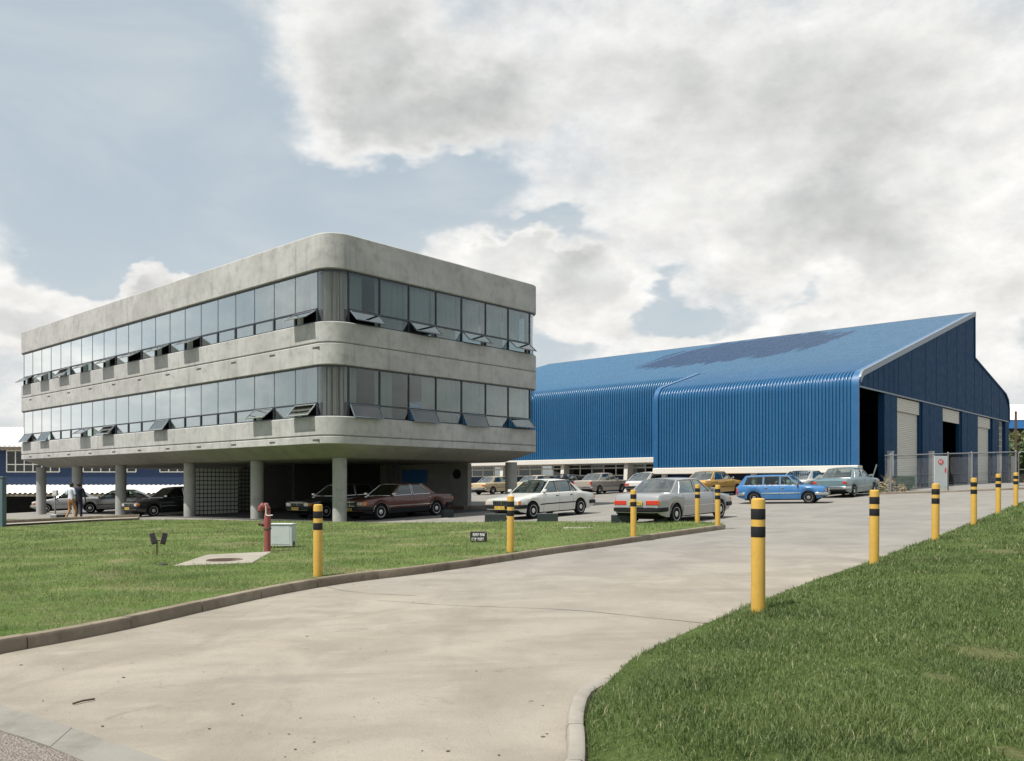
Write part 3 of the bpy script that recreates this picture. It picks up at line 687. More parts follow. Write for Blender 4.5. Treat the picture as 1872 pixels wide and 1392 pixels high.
# undercroft walls
zf = gl(11, 4)-.2
wl = MB().box(10.95, 11.2, 4.0, 10.6, zf, ZS-.005); wl.build('undercroft_wall', M['conc_wall'], office)
MB().rbox(10.88, 10.95, 6.9, 8.75, 1.55, 2.22, .01).build('notice_board', M['blue_board'], office)
MB().lathe([(.24, 0), (.24, .07), (.18, .075)], 26, (10.88, 4.72, 1.98), 'x').lathe([(.17, .0), (.16, .09)], 26, (10.875, 4.72, 1.98), 'x').build('porthole', M['dark'], office, smooth=40)
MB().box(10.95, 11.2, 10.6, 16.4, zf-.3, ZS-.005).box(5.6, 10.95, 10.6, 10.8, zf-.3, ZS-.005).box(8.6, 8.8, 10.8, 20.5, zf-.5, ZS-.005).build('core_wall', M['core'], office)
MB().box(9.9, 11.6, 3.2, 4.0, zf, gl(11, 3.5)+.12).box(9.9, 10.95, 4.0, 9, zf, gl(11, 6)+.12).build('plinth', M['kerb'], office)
def block_wall(x0, y, nx_, z0, nz_, c=.21):
    gbm = MB().rbox(-c/2+.012, c/2-.012, -.045, .045, -c/2+.012, c/2-.012, .018).mesh('glass_block', M['gblock'])
    w_ = MB().box(x0, x0+nx_*c, y-.03, y+.03, z0, z0+nz_*c).build('block_wall', M['core'], office)
    for i in range(nx_):
        for j in range(nz_): put('glass_block', gbm, w_, (x0+(i+.5)*c, y, z0+(j+.5)*c))
M['floor_shade'] = basic('undercroft_shade', (.045, .045, .043), .9, var=.3, vs=1.5)  # dark floor sheet added, with the undercroft shade put into its colour
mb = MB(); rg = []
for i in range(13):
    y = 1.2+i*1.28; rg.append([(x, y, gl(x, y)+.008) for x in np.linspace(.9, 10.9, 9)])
mb.loft(rg, close=False, caps=False).build('undercroft_shade_floor', M['floor_shade'], office)
M['gblock'] = basic('glass_block', (.58, .61, .55), .25, var=.2, vs=2)
block_wall(2.3, 14.45, 12, gl(4, 14.4)-.03, 11); block_wall(6.3, 17.0, 7, gl(7, 17)-.03, 11)

# ================================================================== WAREHOUSE
K0 = Vector((18.06, 44, 0)); TS, TE, S0 = 12.4, 39.8, 3.9
ZK, ZR0, MR, RIDGE, ZRIDGE = 6.6, 7.42, .2863, 23.1, 13.86
ware = thing('warehouse', 'long blue ribbed metal warehouse with curved eaves and saw-tooth gable', 'building', K0, PHI)
def wl2(s, t): p = K0+bv*s+av*t; return p
def wg(s, t): p = wl2(s, t); return G(p.x, p.y)
def w_t(u, s):                                          # distance along the front for a photo column at depth s
    k = (u-CU)/F; X0, Y0 = K0.x+bv.x*s, K0.y+bv.y*s; return (X0-k*Y0)/(.7449+.6672*k)
def w_s(u): k = (u-CU)/F; return (k*44-18.06)/(.6672-.7449*k)
def roofz(s):
    if s <= RIDGE: return ZR0+(s-.61)*MR
    return 10.6+(s-23.2)*(8.75-10.6)/(32.9-23.2)
def path(s0, zb, wall=True, n=7, sub=1):                # (s, z, normal) up the wall, round the eave, up to the ridge
    dz = s0*MR; P_ = [(s0, zb, -1, 0), (s0, ZK+dz, -1, 0)] if wall else []
    th = math.atan(MR); a1 = math.pi/2-th; r = .85
    for k in range(1, n+1):
        a_ = a1*k/n; P_.append((s0+r*(1-math.cos(a_)), ZK+dz+r*math.sin(a_), -math.cos(a_), math.sin(a_)))
    s1 = s0+r*(1-math.cos(a1))
    for k in range(1, 6): s = s1+(RIDGE-s1)*k/5; P_.append((s, ZR0+(s-.61)*MR, -math.sin(th), math.cos(th)))
    return P_
def ribbed(t0, t1, s0, zb, name, mat, pitch=.1875, dep=.085):
    n = max(1, int(round((t1-t0)/pitch))); p = (t1-t0)/n; col_ = []
    for k in range(n): col_ += [(t0+p*(k+q), d) for q, d in ((0, 0), (.33, 0), (.37, dep*.72), (.48, dep*.95), (.64, dep), (.80, dep*.95), (.92, dep*.72), (.965, 0))]
    col_.append((t1, 0)); mb = MB()
    rings = [[(s+ns_*d, t, z+nz_*d) for t, d in col_] for s, z, ns_, nz_ in path(s0, zb)]
    mb.loft(rings, close=False, caps=False); return mb.build(name, mat, ware, smooth=42)
def blue_roof():
    m, n, p, o = new_mat('blue_rib_sheet'); P = coords(n)
    sp = n.new('ShaderNodeSeparateXYZ'); n.l.new(P, sp.inputs[0])
    c = n.mix(n.noise(P, .35, 5, .6), (.014, .080, .185), (.024, .122, .265))
    up = n.rng(sp.outputs[2], 6.9, 9.5)                 # the roof sheets have chalked paler than the walls
    c = n.mix(n.math('MULTIPLY', up, .55), c, (.060, .150, .235))
    c = n.mix(n.math('MULTIPLY', n.rng(n.noise(n.scale(P, (.25, 3, .25)), 1.2, 5, .6), .55, .8), .25), c, (.12, .22, .32))
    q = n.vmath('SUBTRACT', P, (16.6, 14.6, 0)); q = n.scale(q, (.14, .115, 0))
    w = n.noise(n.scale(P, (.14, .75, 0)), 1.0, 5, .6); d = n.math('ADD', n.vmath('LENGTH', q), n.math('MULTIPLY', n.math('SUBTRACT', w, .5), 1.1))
    stain_or_shadow = n.math('MULTIPLY', n.rng(d, .96, .84), n.math('GREATER_THAN', sp.outputs[0], 9.3))
    c = n.mix(n.math('MULTIPLY', stain_or_shadow, .95), c, (.006, .040, .11))     # cast shadow painted into the colour of the roof sheets
    n.l.new(c, p.inputs['Base Color']); p.inputs['Roughness'].default_value = .36; p.inputs['Specular IOR Level'].default_value = .45
    n.put(p.inputs['Roughness'], n.rng(n.noise(P, 1.5, 4), .3, .7, .24, .36)); return m
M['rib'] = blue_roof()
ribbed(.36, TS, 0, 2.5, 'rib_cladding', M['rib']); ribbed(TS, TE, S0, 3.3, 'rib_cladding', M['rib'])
def flash(t0, t1, s0, zb, name, mat, d=.07, lim=99):
    mb = MB(); mb.loft([[(s+ns_*d, t0, z+nz_*d), (s+ns_*d, t1, z+nz_*d), (s-ns_*.02, t1, z-nz_*.02), (s-ns_*.02, t0, z-nz_*.02)] for s, z, ns_, nz_ in path(s0, zb, n=10) if s <= lim])
    mb.build(name, mat, ware, smooth=40)
flash(-.02, .36, 0, 2.48, 'corner_flashing', M['blue']); flash(TS-.30, TS+.02, 0, 2.48, 'corner_flashing', M['blue'], d=.12, lim=5.5)
# return cheek between the two fronts, far end, rear wall and rear roof
pf = [(s, z) for s, z, *_ in path(0, 2.5) if s < 4.7]
MB().extr([(s, TS-.05, z-.02) for s, z in pf]+[(4.6, TS-.05, 2.5)], (0, .05, 0)).build('side_sheet', M['blue'], ware)
pf = [(s, z) for s, z, *_ in path(S0, 2.0)]+[(RIDGE, 10.7), (32.9, 8.75), (34.1, 7.7), (34.1, 1.2), (S0, 1.0)]
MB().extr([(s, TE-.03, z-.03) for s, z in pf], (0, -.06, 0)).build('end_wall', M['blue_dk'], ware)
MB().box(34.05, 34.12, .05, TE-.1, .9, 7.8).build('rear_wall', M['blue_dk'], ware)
MB().loft([[(23.14, t, 13.8), (23.16, t, 10.6), (32.9, t, 8.72), (33.7, t, 8.35), (34.1, t, 7.75)] for t in (.02, TE)], close=False, caps=False).build('rear_roof', M['trim'], ware)
MB().box(22.95, 23.2, -.05, TE, 13.84, 13.93).build('ridge_cap', M['trim'], ware)
# rake flashing along the gable
th = math.atan(MR); mb = MB(); rk = [(s, z) for s, z, *_ in path(0, 2.5, n=8) if z > ZK+.2]+[(RIDGE+.12, ZRIDGE+.03)]
mb.loft([[(s-.03, -.09, z+.09), (s-.03, .04, z+.09), (s+.05, .04, z-.20), (s+.05, -.09, z-.20)] for s, z in rk[1:]]); mb.build('rake_flashing', M['trim'], ware, smooth=30)
mb = MB(); rk2 = [(23.2, 13.9), (23.22, 10.62), (32.9, 8.77), (33.75, 8.35), (34.12, 7.7), (34.14, 6.55)]
mb.loft([[(s+.04, -.07, z+.05), (s+.04, .04, z+.05), (s-.10, .04, z-.06), (s-.10, -.07, z-.06)] for s, z in rk2]); mb.build('rake_flashing', M['blue_dk'], ware)
# gable sheets above the doors, one object each
edges = [.05]
while edges[-1] < 6.0: edges.append(edges[-1]+.42)
while edges[-1] < 33: edges.append(edges[-1]+random.choice((1.05, 1.2, 1.2, 1.55)))
edges[-1] = 34.05
for i in range(len(edges)-1):
    a_, b_ = edges[i]+.003, edges[i+1]-.003; pr = (.012 if i % 2 else 0)
    def topz(s):
        if s < .62: return ZK+math.sqrt(max(0, .85**2-(.85-min(s, .62))**2))-.05
        if s <= RIDGE: return roofz(s)-.12
        if s > 32.9: return 8.75-(s-32.9)*.9
        return roofz(s)-.05
    pts = [a_, b_] if not (a_ < RIDGE < b_) else [a_, RIDGE-.02, RIDGE+.08, b_]
    poly = [(a_, -pr, ZK+.02), (b_, -pr, ZK+.02)]+[(s, -pr, topz(s)) for s in reversed(pts)]
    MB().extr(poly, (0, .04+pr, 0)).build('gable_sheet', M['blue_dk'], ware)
MB().box(.0, 34.1, -.045, .04, ZK-.06, ZK+.018).build('door_header', M['mull'], ware)
S_ = {u: w_s(u) for u in (1572,1617,1640,1686,1693,1724,1758,1764,1788,1814,1820,1826,1838,1845)}
def pier(s0, s1, depth=.35):
    n = max(1, int(round((s1-s0)/1.3)))
    for k in range(n):
        a_, b_ = s0+(s1-s0)*k/n+.006, s0+(s1-s0)*(k+1)/n-.006
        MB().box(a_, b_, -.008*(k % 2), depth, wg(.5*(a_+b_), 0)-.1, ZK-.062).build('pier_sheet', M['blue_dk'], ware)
for a_, b_ in ((3.94, 6.07), (10.85, 15.2), (19.85, 24.15), (28.55, 30.6), (32.85, 34.1)): pier(a_, b_)
def slat_panel(s0, s1, t, z0, z1, name, parent=ware, pitch=.11):
    n = int((z1-z0)/pitch); mb = MB(); rg = []
    for k in range(n):
        z = z0+(z1-z0)*k/n; h = (z1-z0)/n
        rg += [[(s0, t, z), (s1, t, z)], [(s0, t-.028, z+h*.3), (s1, t-.028, z+h*.3)], [(s0, t-.028, z+h*.7), (s1, t-.028, z+h*.7)], [(s0, t, z+h*.97), (s1, t, z+h*.97)]]
    mb.loft(rg, close=False, caps=False); return mb.build(name, M['shutter'], parent)
for s0, s1, zb in ((6.07, 10.6, None), (15.2, 19.6, 5.85), (24.15, 28.3, None)):
    g0 = wg(.5*(s0+s1), .6)
    slat_panel(s0+.03, s1-.03, .14, 5.72 if zb is None else 5.65, ZK-.08, 'shutter_housing')
    if zb is None: slat_panel(s0+.03, s1-.03, .26, g0, 5.75, 'roller_shutter')
    MB().box(s1-.0, s1+.25, .1, .34, g0-.1, ZK-.07).build('door_jamb', M['blue_dk'], ware)
# tall gridded window at the far end of the gable
mb = MB(); ww0, ww1 = S_[1826]+.1, S_[1838]-.05
for k in range(5): s = ww0+(ww1-ww0)*k/4; mb.box(s-.03, s+.03, .25, .32, 2.6, ZK-.1)
for k in range(9): z = 2.6+(ZK-2.7)*k/8; mb.box(ww0, ww1, .26, .31, z-.03, z+.03)
wf = mb.build('gable_window', M['white'], ware); M['pale_glass'] = glass_mat('frosted_pale_glass', (.5, .55, .5), .35, .5)
MB().box(ww0, ww1, .33, .34, 2.6, ZK-.1).build('pane', M['pale_glass'], wf); MB().box(ww0, ww1, .5, .55, 2.5, ZK-.1).build('backing', M['white'], wf); MB().box(ww0-.02, ww1+.02, .2, .6, 1.3, 2.6).build('lower_panel', M['core'], ware)
# lower front of the right section: white beam, dark wall, columns
MB().rbox(-.22, .5, -.02, TS+.02, 2.09, 2.47, .03).build('eave_beam', M['white'], ware)
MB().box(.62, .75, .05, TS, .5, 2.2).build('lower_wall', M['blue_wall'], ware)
cmesh = MB().box(-.14, .14, -.13, .13, 0, 1.7).mesh('front_column', M['white'])
for u in (1377, 1214, 1561):
    t = max(.15, min(TS-.2, w_t(u, .05))); put('front_column', cmesh, ware, (.12, t, .48))
# lower front of the left section: white eave, strip windows between columns, dark wall
MB().rbox(S0-.35, S0+.4, TS-.2, TE, 2.92, 3.28, .03).build('eave_beam', M['white'], ware)
MB().box(S0+.45, S0+.6, TS, TE, .3, 2.06).build('lower_wall', M['blue_wall'], ware)
MB().box(S0+1.4, S0+1.45, TS, TE, .3, 3.3).build('inner_wall', M['core'], ware)
cu = [1146, 1030, 919, 800]; ct = [w_t(u, S0) for u in cu]
cm2 = MB().extr([(-.55, -.15, 0), (.35, -.15, 0), (.35, -.15, 2.4), (-.2, -.15, 2.4), (-.2, -.15, 1.5)][0:0] or [(-.28, -.15, -.2), (.4, -.15, -.2), (.4, -.15, 2.42), (-.1, -.15, 2.42), (-.16, -.15, 1.7), (-.28, -.15, .3)], (0, .3, 0)).mesh('front_column', M['white'])
for t in ct: put('front_column', cm2, ware, (S0, t, .5))
bounds = [TS+.1]+ct+[TE-.2]
pm_cache = {}
for bi in range(len(bounds)-1):
    t0, t1 = bounds[bi]+.16, bounds[bi+1]-.16; n = max(2, int(round((t1-t0)/1.12)))
    fr = MB(); z0, zm, z1 = 2.10, 2.62, 2.91
    for k in range(n+1): t = t0+(t1-t0)*k/n; fr.box(S0+.42, S0+.5, t-.045, t+.045, z0, z1)
    for z in (z0, zm, z1-.03): fr.box(S0+.43, S0+.49, t0, t1, z-.04, z+.04)
    win = fr.build('strip_window', M['white'], ware)
    for k in range(n):
        w = (t1-t0)/n-.09; a_ = t0+(t1-t0)*k/n+.045
        for zz, h in ((z0+.04, zm-z0-.08), (zm+.04, z1-zm-.11)):
            key = (round(w, 3), round(h, 3), (k+bi) % 5 == 3)
            if key not in pm_cache: pm_cache[key] = MB().box(0, .008, 0, w, 0, h).mesh('pane', M['pale_glass'] if key[2] else M['stripglass'])
            put('pane', pm_cache[key], win, (S0+.45, a_, zz))

# pale guard posts beside the doors
for u, lab in ((1613, 'at the near side of the open first doorway'), (1690, 'beside the wide roller shutter'), (1763, 'beside the half-open doorway'), (1817, 'beside the narrow roller shutter'), (1843, 'at the far corner of the gable')):
    s = w_s(u)*.985; p_ = wl2(s, -.45); gp_ = thing('guard_post', 'pale square guard post ' + lab, 'post', (p_.x, p_.y, G(p_.x, p_.y)), PHI, 'guard posts at the warehouse doors')
    MB().rbox(-.19, .19, -.12, .12, -.1, 2.15, .02).build('shaft', M['post'], gp_); MB().rbox(-.21, .21, -.14, .14, 2.15, 2.2, .01).build('cap', M['post'], gp_)
# a loose plank in the dark doorway
p_ = wl2(.9, -.5); pl = MB().box(-.04, .04, -.02, .02, 0, 1.7).build('plank', M['post'], None, None, (p_.x-.3, p_.y, G(p_.x, p_.y)+.25), (0, R(42), PHI)); tag(pl, 'pale plank leaning inside the open doorway by the corner', 'plank')

# ================================================================== SHED AT THE FAR LEFT
SX0, SX1, SY = -62.0, -16.0, 74.0
shed = thing('blue_shed', 'dark blue shed with pale corrugated roof and lean-to canopy', 'building', (0, SY, 0))
MB().box(SX0, SX1, 0, .2, -1.6, 4.75).build('wall', M['blue_wall'], shed)
def corr(x0, x1, y0, z0, y1, z1, name, mat, p=.42, d=.09):
    n = int((x1-x0)/p); xs_ = [(x0+p*(k+q), dd) for k in range(n) for q, dd in ((0, 0), (.25, d), (.5, d), (.75, 0))]
    MB().loft([[(x, y0, z0+dd) for x, dd in xs_], [(x, y1, z1+dd) for x, dd in xs_]], close=False, caps=False).build(name, mat, shed, smooth=50)
corr(SX0-1, SX1, -.8, 4.75, 9, 7.0, 'roof', M['wroof']); MB().box(SX0-1, SX1, -.7, 0, 4.45, 4.72).build('eave_board', M['kerb'], shed)
corr(SX0-1, SX1, -5.0, .70, -.02, 1.35, 'canopy_roof', M['wroof']); MB().box(SX0-1, SX1, -4.95, -4.8, .48, .68).build('canopy_beam', M['kerb'], shed)
pmh = MB().box(-.08, .08, -.08, .08, -1.6, .7).mesh('canopy_post', M['dark'])
for k in range(9): put('canopy_post', pmh, shed, (SX0+4+k*5.2, -4.85, 0))
MB().box(SX0, SX1, .21, .26, -1.7, 1.6).build('back_wall', M['core'], shed); MB().box(SX0, SX1, -.06, -.01, -1.6, .9).build('shade_wall', M['core'], shed)
for x0 in (-44.2, -37.5, -30.8, -24.1):
    fr = MB(); x1 = x0+4.6; 
    for k in range(7): x = x0+(x1-x0)*k/6; fr.box(x-.04, x+.04, -.09, .0, 2.55, 4.4)
    for z in (2.55, 3.2, 4.4): fr.box(x0, x1, -.08, .01, z-.04, z+.04)
    w_ = fr.build('window', M['white'], shed); MB().box(x0, x1, -.03, -.015, 2.55, 4.4).build('pane', M['stripglass'], w_)

# ================================================================== FENCE, SIGN, SKIP AND BEYOND ON THE RIGHT
fA, fB = at(1618, 43.2), at(1857, 45.6); fdir = (fB-fA); fdir.z = 0; FL = fdir.length; fdir.normalize(); frz = math.atan2(fdir.y, fdir.x)
fence = thing('chain_link_fence', 'galvanised chain-link fence with pipe posts before the warehouse doors', 'fence', fA, frz)
def fz(x): p_ = fA+fdir*x; return G(p_.x, p_.y)-fA.z
FH = 1.95
pp = MB().tube((0,0,-.2), (0,0,FH+.05), .04, n=10).lathe([(.045, FH+.05), (.03, FH+.08), (0.005, FH+.09)], 10).mesh('post', M['galv'], smooth=40)
for u in (1628, 1733, 1776, 1857):
    k = (u-CU)/F; x = (k*fA.y-fA.x)/(fdir.x-k*fdir.y); put('post', pp, fence, (x, 0, fz(x)))
mb = MB(); xs_ = np.linspace(0, FL, 13)
mb.pipe([(x, 0, fz(x)+FH) for x in xs_], .028, 8); mb.build('top_rail', M['galv'], fence, smooth=50)
for h_ in (.9, .45): MB().pipe([(x, 0, fz(x)+h_) for x in xs_], .006, 5).build('tension_wire', M['galv'], fence)
mb = MB(); x = -FH
while x < FL:
    for sgn in (1, -1):
        a_, b_ = max(0, x), min(FL, x+FH); za, zb = (a_-x), (b_-x)
        if b_ > a_: mb.tube((a_, .004*sgn, fz(a_)+.02+(za if sgn > 0 else FH-za)), (b_, .004*sgn, fz(b_)+.02+(zb if sgn > 0 else FH-zb)), 0.0021, n=3, caps=False)
    x += .09
wm = mb.build('wire_mesh', M['galv'], fence); wm['kind'] = 'stuff'
gb = at(1862, 45.7); gate = thing('tube_gate', 'galvanised tube gate at the right edge beyond the fence', 'gate', gb, frz-.25)
mb = MB(); mb.pipe([(0,0,-.1), (0,0,1.85), (.12,0,1.95), (3.2,0,1.95), (3.2,0,.1)], .03, 8); mb.build('frame', M['galv'], gate, smooth=50)
mb = MB().pipe([(0,0,.15), (3.2,0,.15)], .025).pipe([(0,0,1.0), (3.2,0,1.0)], .02); mb.build('rail', M['galv'], gate)
# white sign board tied to the fence
sp_ = at(1720, 44.0); sp_.z -= .02
sg = thing('sign_board', 'white metal sign board with red mark standing behind the wire fence', 'sign', sp_, frz)
MB().rbox(-.36, .34, -.02, .02, .25, 1.86, .008).build('board', M['cabinet'], sg); MB().box(.33, .39, -.03, .03, -.15, 1.87).box(-.40, -.36, -.03, .03, -.15, 1.87).build('leg', M['post'], sg)
mb = MB(); rr_ = [(.17*math.cos(a_)*(1+.12*math.cos(4*a_)), .15*math.sin(a_)) for a_ in np.linspace(0, 2*math.pi, 24, endpoint=False)]
mb.extr([(x-.02, -.026, z+1.55) for x, z in rr_], (0, .005, 0)); mb.extr([(x*.35+.29, -.026, z*1.0+1.12) for x, z in rr_], (0, .005, 0)); mb.build('red_mark', M['sign_red'], sg)
mb = MB(); z = 1.55
for a_, b_, c_, d_ in ((-.11, .06, -.075, -.06), (-.075, -.06, -.04, .06), (.0, .06, .05, .07), (.05, .07, .05, .0), (.02, .0, .055, -.01), (.055, -.01, .03, -.07), (.03, -.07, -.01, -.06)):
    mb.tube((a_-.02, -.03, z+b_), (c_-.02, -.03, z+d_), .011, n=6)
mb.build('mark_stroke', M['pale'], sg)
# green skip
k_ = at(1646, 46.5); sk = thing('waste_skip', 'dark green waste skip behind the wire fence', 'skip', k_, frz)
mb = MB(); q = lambda w, d, z: [(-w, -d, z), (w, -d, z), (w, d, z), (-w, d, z)]
mb.loft([q(.44, .4, .12), q(.54, .5, .72), q(.56, .52, .74), q(.56, .52, .80), q(.50, .46, .80), q(.40, .36, .2)]); mb.build('tub', M['green_bin'], sk)
MB().box(-.54, .54, -.54, -.50, .5, .56).box(-.5, -.44, -.56, -.5, .2, .74).box(.44, .5, -.56, -.5, .2, .74).build('rib', M['green_bin'], sk); MB().box(-.35, -.25, -.3, .3, 0, .13).box(.25, .35, -.3, .3, 0, .13).build('skid', M['dark'], sk)

def dry_shrub(p, n, h, sp, label, mat, leaf):
    t = thing('dry_shrub', label, 'shrub', p); mb = MB(); rd = random.Random(int(p.x*100))
    for i in range(n):
        a_ = rd.uniform(0, 6.28); r_ = rd.uniform(.1, 1)*sp; hh = h*rd.uniform(.4, 1); b0 = Vector((rd.uniform(-.1, .1), rd.uniform(-.1, .1), 0))
        mid = b0+Vector((math.cos(a_)*r_*.35, math.sin(a_)*r_*.35, hh*.7)); tip = b0+Vector((math.cos(a_)*r_, math.sin(a_)*r_, hh*rd.uniform(.7, 1)))
        mb.tube(b0, mid, .012, .009, 4); mb.tube(mid, tip, .009, .003, 4)
    mb.build('stem', mat, t)
    mb = MB()
    for i in range(n*6):
        a_ = rd.uniform(0, 6.28); r_ = sp*math.sqrt(rd.random()); c_ = Vector((math.cos(a_)*r_, math.sin(a_)*r_, h*rd.uniform(.02, .75)*(1-.5*r_/sp)))
        d = Vector((rd.uniform(-1, 1), rd.uniform(-1, 1), rd.uniform(-.6, .8))).normalized()*.09; e = d.orthogonal().normalized()*.02
        mb.add([c_-d, c_+e, c_+d, c_-e], [(0, 1, 2, 3)])
    mb.build('leaves', leaf, t)
M['straw'] = basic('dry_straw', (.30, .25, .16), .9, var=.3); M['olive'] = basic('olive_leaf', (.075, .095, .04), .8, var=.4)
dry_shrub(at(1622, 43.9), 40, 1.25, .5, 'tall dry shrub with bare stems at the dark doorway', M['straw'], M['straw'])
dry_shrub(at(1600, 43.6), 20, .5, .45, 'low green weeds behind the teal sedan', M['olive'], M['olive'])
dry_shrub(at(1648, 43.4), 16, .75, .25, 'straw-coloured weed in front of the green skip', M['straw'], M['straw'])

# trees
def leaf_mat(name, c1, c2):
    m, n, p, o = new_mat(name); P = coords(n, True)
    c = n.mix(n.noise(P, 1.5, 4), c1, c2); n.l.new(c, p.inputs['Base Color']); p.inputs['Roughness'].default_value = .6
    tr = n.new('ShaderNodeBsdfTranslucent'); n.l.new(c, tr.inputs[0]); mx = n.new('ShaderNodeMixShader'); mx.inputs[0].default_value = .3
    n.l.new(p.outputs[0], mx.inputs[1]); n.l.new(tr.outputs[0], mx.inputs[2]); n.l.new(mx.outputs[0], o.inputs[0]); return m
M['leaf'] = leaf_mat('tree_leaf', (.035, .065, .018), (.085, .12, .035)); M['leaf_y'] = leaf_mat('tree_leaf_pale', (.085, .105, .03), (.15, .16, .06))
def tree(p, h, r, label, leaf='leaf', seed=1, nl=2600, group=None, ls=.22):
    rd = np.random.default_rng(seed); t = thing('tree', label, 'tree', p, 0, group); mb = MB()
    mb.tube((0,0,-.2), (.1,0,h*.45), r*.09, r*.055, 9); tips = []
    for i in range(9):
        a_ = i*2.4; q_ = Vector((math.cos(a_)*r*.6*rd.uniform(.6, 1), math.sin(a_)*r*.6*rd.uniform(.6, 1), h*rd.uniform(.55, .9))); s_ = Vector((.1, 0, h*rd.uniform(.25, .45)))
        m_ = (s_+q_)*.5+Vector((0, 0, h*.05)); mb.tube(s_, m_, r*.035, r*.024, 6); mb.tube(m_, q_, r*.024, r*.008, 6); tips.append(q_)
    mb.build('trunk', M['bark'], t, smooth=60)
    V, Fc = [], []
    cl = [np.array(q_)+rd.normal(0, r*.12, 3) for q_ in tips for _ in range(4)]+[np.array((rd.normal(0, r*.4), rd.normal(0, r*.4), h*rd.uniform(.45, .92))) for _ in range(16)]
    for i in range(nl):
        c = cl[rd.integers(len(cl))]; d = rd.normal(0, 1, 3); d /= np.linalg.norm(d); pos = c+d*r*.30*rd.uniform(.3, 1)**.5
        u_ = rd.normal(0, 1, 3); u_ /= np.linalg.norm(u_); w_ = np.cross(u_, d+.01); w_ /= np.linalg.norm(w_); k = ls*rd.uniform(.6, 1.3); o_ = len(V)
        V += [pos-u_*k, pos+w_*k*.45, pos+u_*k, pos-w_*k*.45]; Fc.append((o_, o_+1, o_+2, o_+3))
    MB().add(V, Fc).build('crown', M[leaf], t)
tree(at(1874, 78), 5.0, 2.4, 'pale leafy tree beyond the gable at the right edge', 'leaf_y', 3, ls=.26)
tree(at(1852, 74), 3.3, 2.0, 'dark bushy tree against the far corner of the warehouse', 'leaf', 4, ls=.26)
tree(at(1898, 72), 3.3, 2.2, 'low dark bush right of the pale tree', 'leaf', 5, ls=.26)
for i, (x, y, h) in enumerate(((68, 30, 6.2), (74, 37, 6.6), (70, 43, 5.6), (76, 23, 6.8))):
    tree(Vector((x, y, G(x, y))), h, 3.8, ('low dark tree nearest the drive in the boundary row', 'tallest dark tree of the boundary row', 'low tree at the far end of the boundary row', 'dark tree beyond the others of the boundary row')[i], 'leaf', 20+i, 2000, 'trees along the right boundary', .3)
# far building on the right
fb = thing('far_shed', 'far pale-roofed shed with blue fascia beyond the trees', 'building', at(1960, 120))
z_ = 0
MB().box(-14, 30, 0, 20, -2, 8.0).build('wall', M['core'], fb); MB().box(-14.4, 30, -1.2, .2, 8.0, 9.2).build('fascia', M['blue_board'], fb)
MB().box(-14.2, 30, -.8, .1, 5.0, 6.6).build('blue_band', M['blue_wall'], fb)
MB().loft([[(-14.4, -1.25, 9.2), (30, -1.25, 9.2)], [(-14.4, 12, 12.6), (30, 12, 12.6)]], close=False, caps=False).build('roof', M['wroof'], fb)
pt = at(1857, 62); tag(MB().tube(pt+Vector((0,0,-.2)), pt+Vector((0,0,5.2)), .10, .08, 8).lathe([(.11, 5.2), (.05, 5.26)], 8, pt).build('utility_pole', M['rust']), 'thin brown pole standing by the far corner of the warehouse', 'pole')
# low concrete edging and lighter apron along the fence
l_ = resample([at(1598, 42.6), at(1700, 42.4), at(1800, 42.8), at(1900, 43.6)], .5); d_ = np.gradient(l_, axis=0); d_ /= np.hypot(d_[:,0], d_[:,1])[:,None]
kerb('kerb_fence', 'low pale kerb at the foot of the wire fence', l_, np.column_stack([-d_[:,1], d_[:,0]]), 3, .14, .09, M['kerb'])

# ================================================================== CARS
def lerp(a, b, t): return a+(b-a)*t
_wheel = {}
def wheel_mesh(r, style):
    if (r, style) in _wheel: return _wheel[(r, style)]
    w = .17; t = MB().lathe([(r*.62, -w/2), (r*.72, -w/2-.008), (r*.90, -w/2-.004), (r*.97, -w*.36), (r, -w*.18), (r, w*.18), (r*.97, w*.36), (r*.90, w/2+.004), (r*.72, w/2+.008), (r*.62, w/2)], 28, axis='y')
    k = MB().lathe([(r*.65, w/2-.004), (r*.66, w/2+.004), (r*.61, w/2), (r*.55, w/2-.012), (r*.34, w/2-.004), (r*.26, w/2+.002), (r*.12, w/2+.010), (r*.02, w/2+.012)], 28, axis='y')
    if style == 'slot':
        for i in range(10):
            a_ = 2*math.pi*i/10; c = (math.cos(a_)*r*.47, w/2-.012, math.sin(a_)*r*.47); k.lathe([(r*.04, 0), (r*.035, .006)], 8, c, 'y', mi=1)
    tm = t.mesh('wheel', M['black'], 40); km = k.mesh('rim', [M['chrome_dull'] if style != 'steel' else M['galv'], M['black']], 40)
    _wheel[(r, style)] = (tm, km); return tm, km

